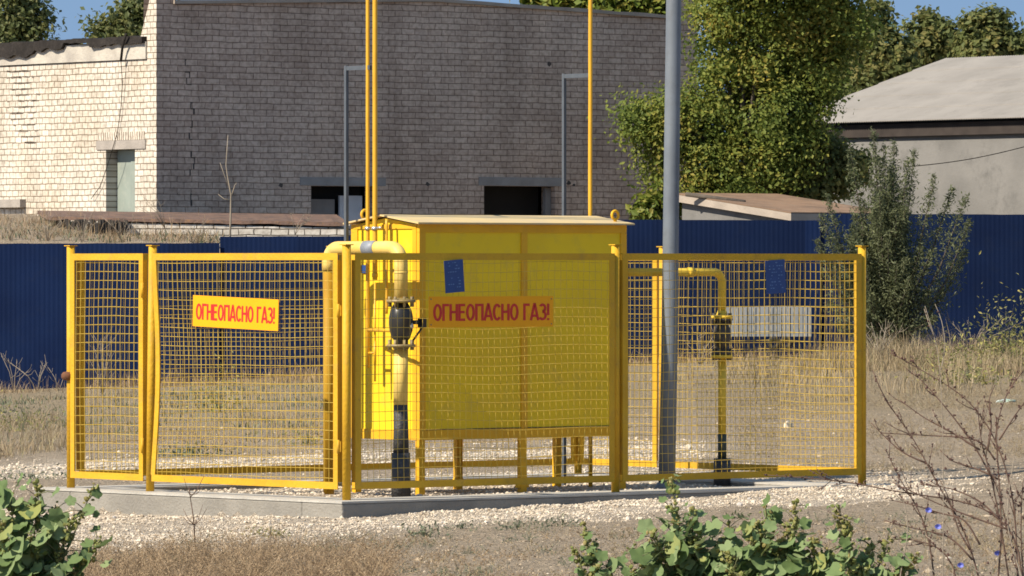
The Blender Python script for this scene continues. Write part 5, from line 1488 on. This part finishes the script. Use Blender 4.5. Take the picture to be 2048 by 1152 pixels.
def chicory(label, base, Y, lines, flowers=(), r=0.0055, stem='dark_twig', group=None, nb=1.0):
    b = at(base[0], base[1], Y); b.z = ground_z(b.x, b.y) - 0.02
    t = thing('chicory_plant', label, 'plant', b, 0, group)
    m = MB(); buds = []; tw = MB()
    r_ = random.Random(int(base[0] + 3))
    for k, ln in enumerate(lines):
        q = []
        for i, (x, y) in enumerate(ln):
            p = at(x, y, Y + 0.10 * math.sin(k * 2.1) + 0.03 * i); q.append(p)
        # smooth the polyline
        sm = []
        for i in range(len(q) - 1):
            for s in (0, 0.33, 0.66): sm.append(q[i].lerp(q[i + 1], s))
        sm.append(q[-1])
        for _ in range(2):
            sm = [sm[0]] + [(sm[i - 1] + sm[i] * 2 + sm[i + 1]) / 4 for i in range(1, len(sm) - 1)] + [sm[-1]]
        n = len(sm)
        m.tube(sm, [r * (1 - 0.6 * i / (n - 1)) for i in range(n)], 5)
        L = sum((sm[i + 1] - sm[i]).length for i in range(n - 1))
        for j in range(int(L / 0.16 * nb)):
            s = r_.uniform(0.25, 0.95) * (n - 1); i = min(n - 2, int(s)); p = sm[i].lerp(sm[i + 1], s - i)
            d = ((sm[i + 1] - sm[i]).normalized() + Vector((r_.uniform(-0.8, 0.8), r_.uniform(-0.5, 0.5), r_.uniform(-0.3, 0.8)))).normalized()
            l3 = r_.uniform(0.05, 0.16); q = p + d * l3
            m.tube([p, p + d * l3 * 0.5 + Vector((0, 0, -0.006)), q], [0.0026, 0.0022, 0.0014], 4)
            for _ in range(r_.randint(2, 5)):
                buds.append((p.lerp(q, r_.uniform(0.4, 1.0)) + Vector((r_.gauss(0, 0.003), r_.gauss(0, 0.003), r_.gauss(0, 0.004))))[:])
        for j in range(int(L / 0.042 * nb)):
            s = r_.uniform(0.2, 1.0) * (n - 1); i = min(n - 2, int(s)); p = sm[i].lerp(sm[i + 1], s - i)
            d = Vector((r_.uniform(-1, 1), r_.uniform(-1, 1), r_.uniform(-0.2, 1))).normalized()
            l2 = r_.uniform(0.004, 0.02)
            tw.tube([p, p + d * l2], [0.0022, 0.0016], 4)
            for _ in range(r_.randint(1, 3)):
                buds.append((p + d * l2 + Vector((r_.gauss(0, 0.004), r_.gauss(0, 0.004), r_.gauss(0, 0.004))))[:])
    m.v += []; k0 = len(m.v)
    m.v += tw.v; m.f += [tuple(i + k0 for i in f) for f in tw.f]; m.s += tw.s
    m.build('stems', M[stem], t, world=True)
    if buds:
        Vq, Fq = stones_np(np.array(buds), rng.uniform(0.0028, 0.0058, len(buds)), 1.2)
        mesh_np('bud_clusters', Vq, Fq, M['bud'], t, loc=b[:])  # only buds, gathered in one mesh
    for (x, y) in flowers:
        p = at(x, y, Y - 0.05)
        m = MB()
        n = 12
        for j in range(n):
            a0 = 2 * math.pi * j / n
            d = Vector((math.cos(a0), -0.35 + 0.3 * math.sin(a0 * 2), math.sin(a0) * 0.8)); s = Vector((-math.sin(a0), 0, math.cos(a0))) * 0.004
            m.add([p, p + d * 0.012 - s, p + d * 0.02, p + d * 0.012 + s], [(0, 1, 2, 3)])
        m.build('flower', M['flower_blue'], t, world=True)
    return t
gc = 'thin chicory stems at the right'
chicory('tangled brown chicory with blue flowers at the right edge', (2000, 1350), 33.4,
        [[(2040, 1290), (2035, 1150), (2030, 1000), (1995, 880), (1940, 800), (1870, 755), (1782, 706)],
         [(2030, 1250), (2010, 1100), (1985, 960), (1960, 880), (1955, 800)],
         [(1985, 1260), (2005, 1080), (1998, 950), (1990, 860), (2010, 790), (2046, 742)],
         [(1985, 960), (1950, 890), (1880, 800), (1828, 745)],
         [(1990, 920), (1960, 876), (1880, 872), (1762, 866)],
         [(1998, 880), (2030, 830), (2052, 800)], [(2035, 1280), (2042, 1160), (2020, 1080), (2000, 990), (1975, 930)], [(2050, 1200), (2040, 1060), (2046, 960)], [(1960, 900), (1900, 862), (1850, 838), (1800, 800)], [(2000, 960), (1950, 935), (1905, 925), (1880, 900)], [(1975, 900), (1985, 850), (1975, 800), (1990, 770)]],
        [(1995, 1106), (1921, 1130)], group=gc)
chicory('arching brown chicory with blue flowers left of the tangled one', (1950, 1350), 33.1,
        [[(2046, 1270), (2044, 1090), (1990, 1025), (1920, 1000), (1800, 985), (1690, 962), (1600, 955), (1530, 950)],
         [(1990, 1290), (1950, 1120), (1920, 1040), (1870, 960), (1830, 880), (1770, 800), (1745, 740)],
         [(1945, 1120), (1900, 1070), (1850, 1062), (1770, 1042)],
         [(2020, 1060), (1960, 1040), (1880, 1010), (1785, 965)],
         [(1880, 1290), (1865, 1110), (1845, 1030), (1800, 960), (1772, 900)],
         [(1850, 925), (1800, 905), (1742, 845)], [(1960, 1090), (1930, 1035), (1890, 1030), (1830, 1010), (1780, 1000)], [(2000, 1040), (1960, 1000), (1900, 975), (1840, 968)], [(1900, 1290), (1920, 1150), (1880, 1090), (1800, 1075), (1755, 1085)], [(1940, 1100), (1915, 1060), (1900, 1000), (1880, 960)]],
        [(1857, 1020), (1876, 1053)], group=gc)
chicory('pale thin dry stems crossing the soil under the chicory', (1870, 1350), 32.8,
        [[(1900, 1290), (1850, 1150), (1780, 1080), (1700, 1040), (1640, 1020)], [(1930, 1300), (1890, 1150), (1790, 1080)], [(2040, 1280), (1990, 1160), (1930, 1130), (1850, 1070)],
         [(2060, 1200), (2010, 1060), (2020, 960), (2035, 880)], [(1790, 1290), (1800, 1140), (1820, 1060), (1805, 990), (1790, 950)]],
        [], 0.0042, 'twig', group=gc, nb=0.3)
chicory('single pale stalk with seed heads before the dark bush', (1880, 1350), 32.6,
        [[(1885, 1290), (1888, 900), (1880, 720), (1868, 670), (1850, 612)], [(1882, 740), (1892, 690), (1884, 640), (1870, 608)]], [], 0.0030, 'twig', group=gc, nb=0.12)
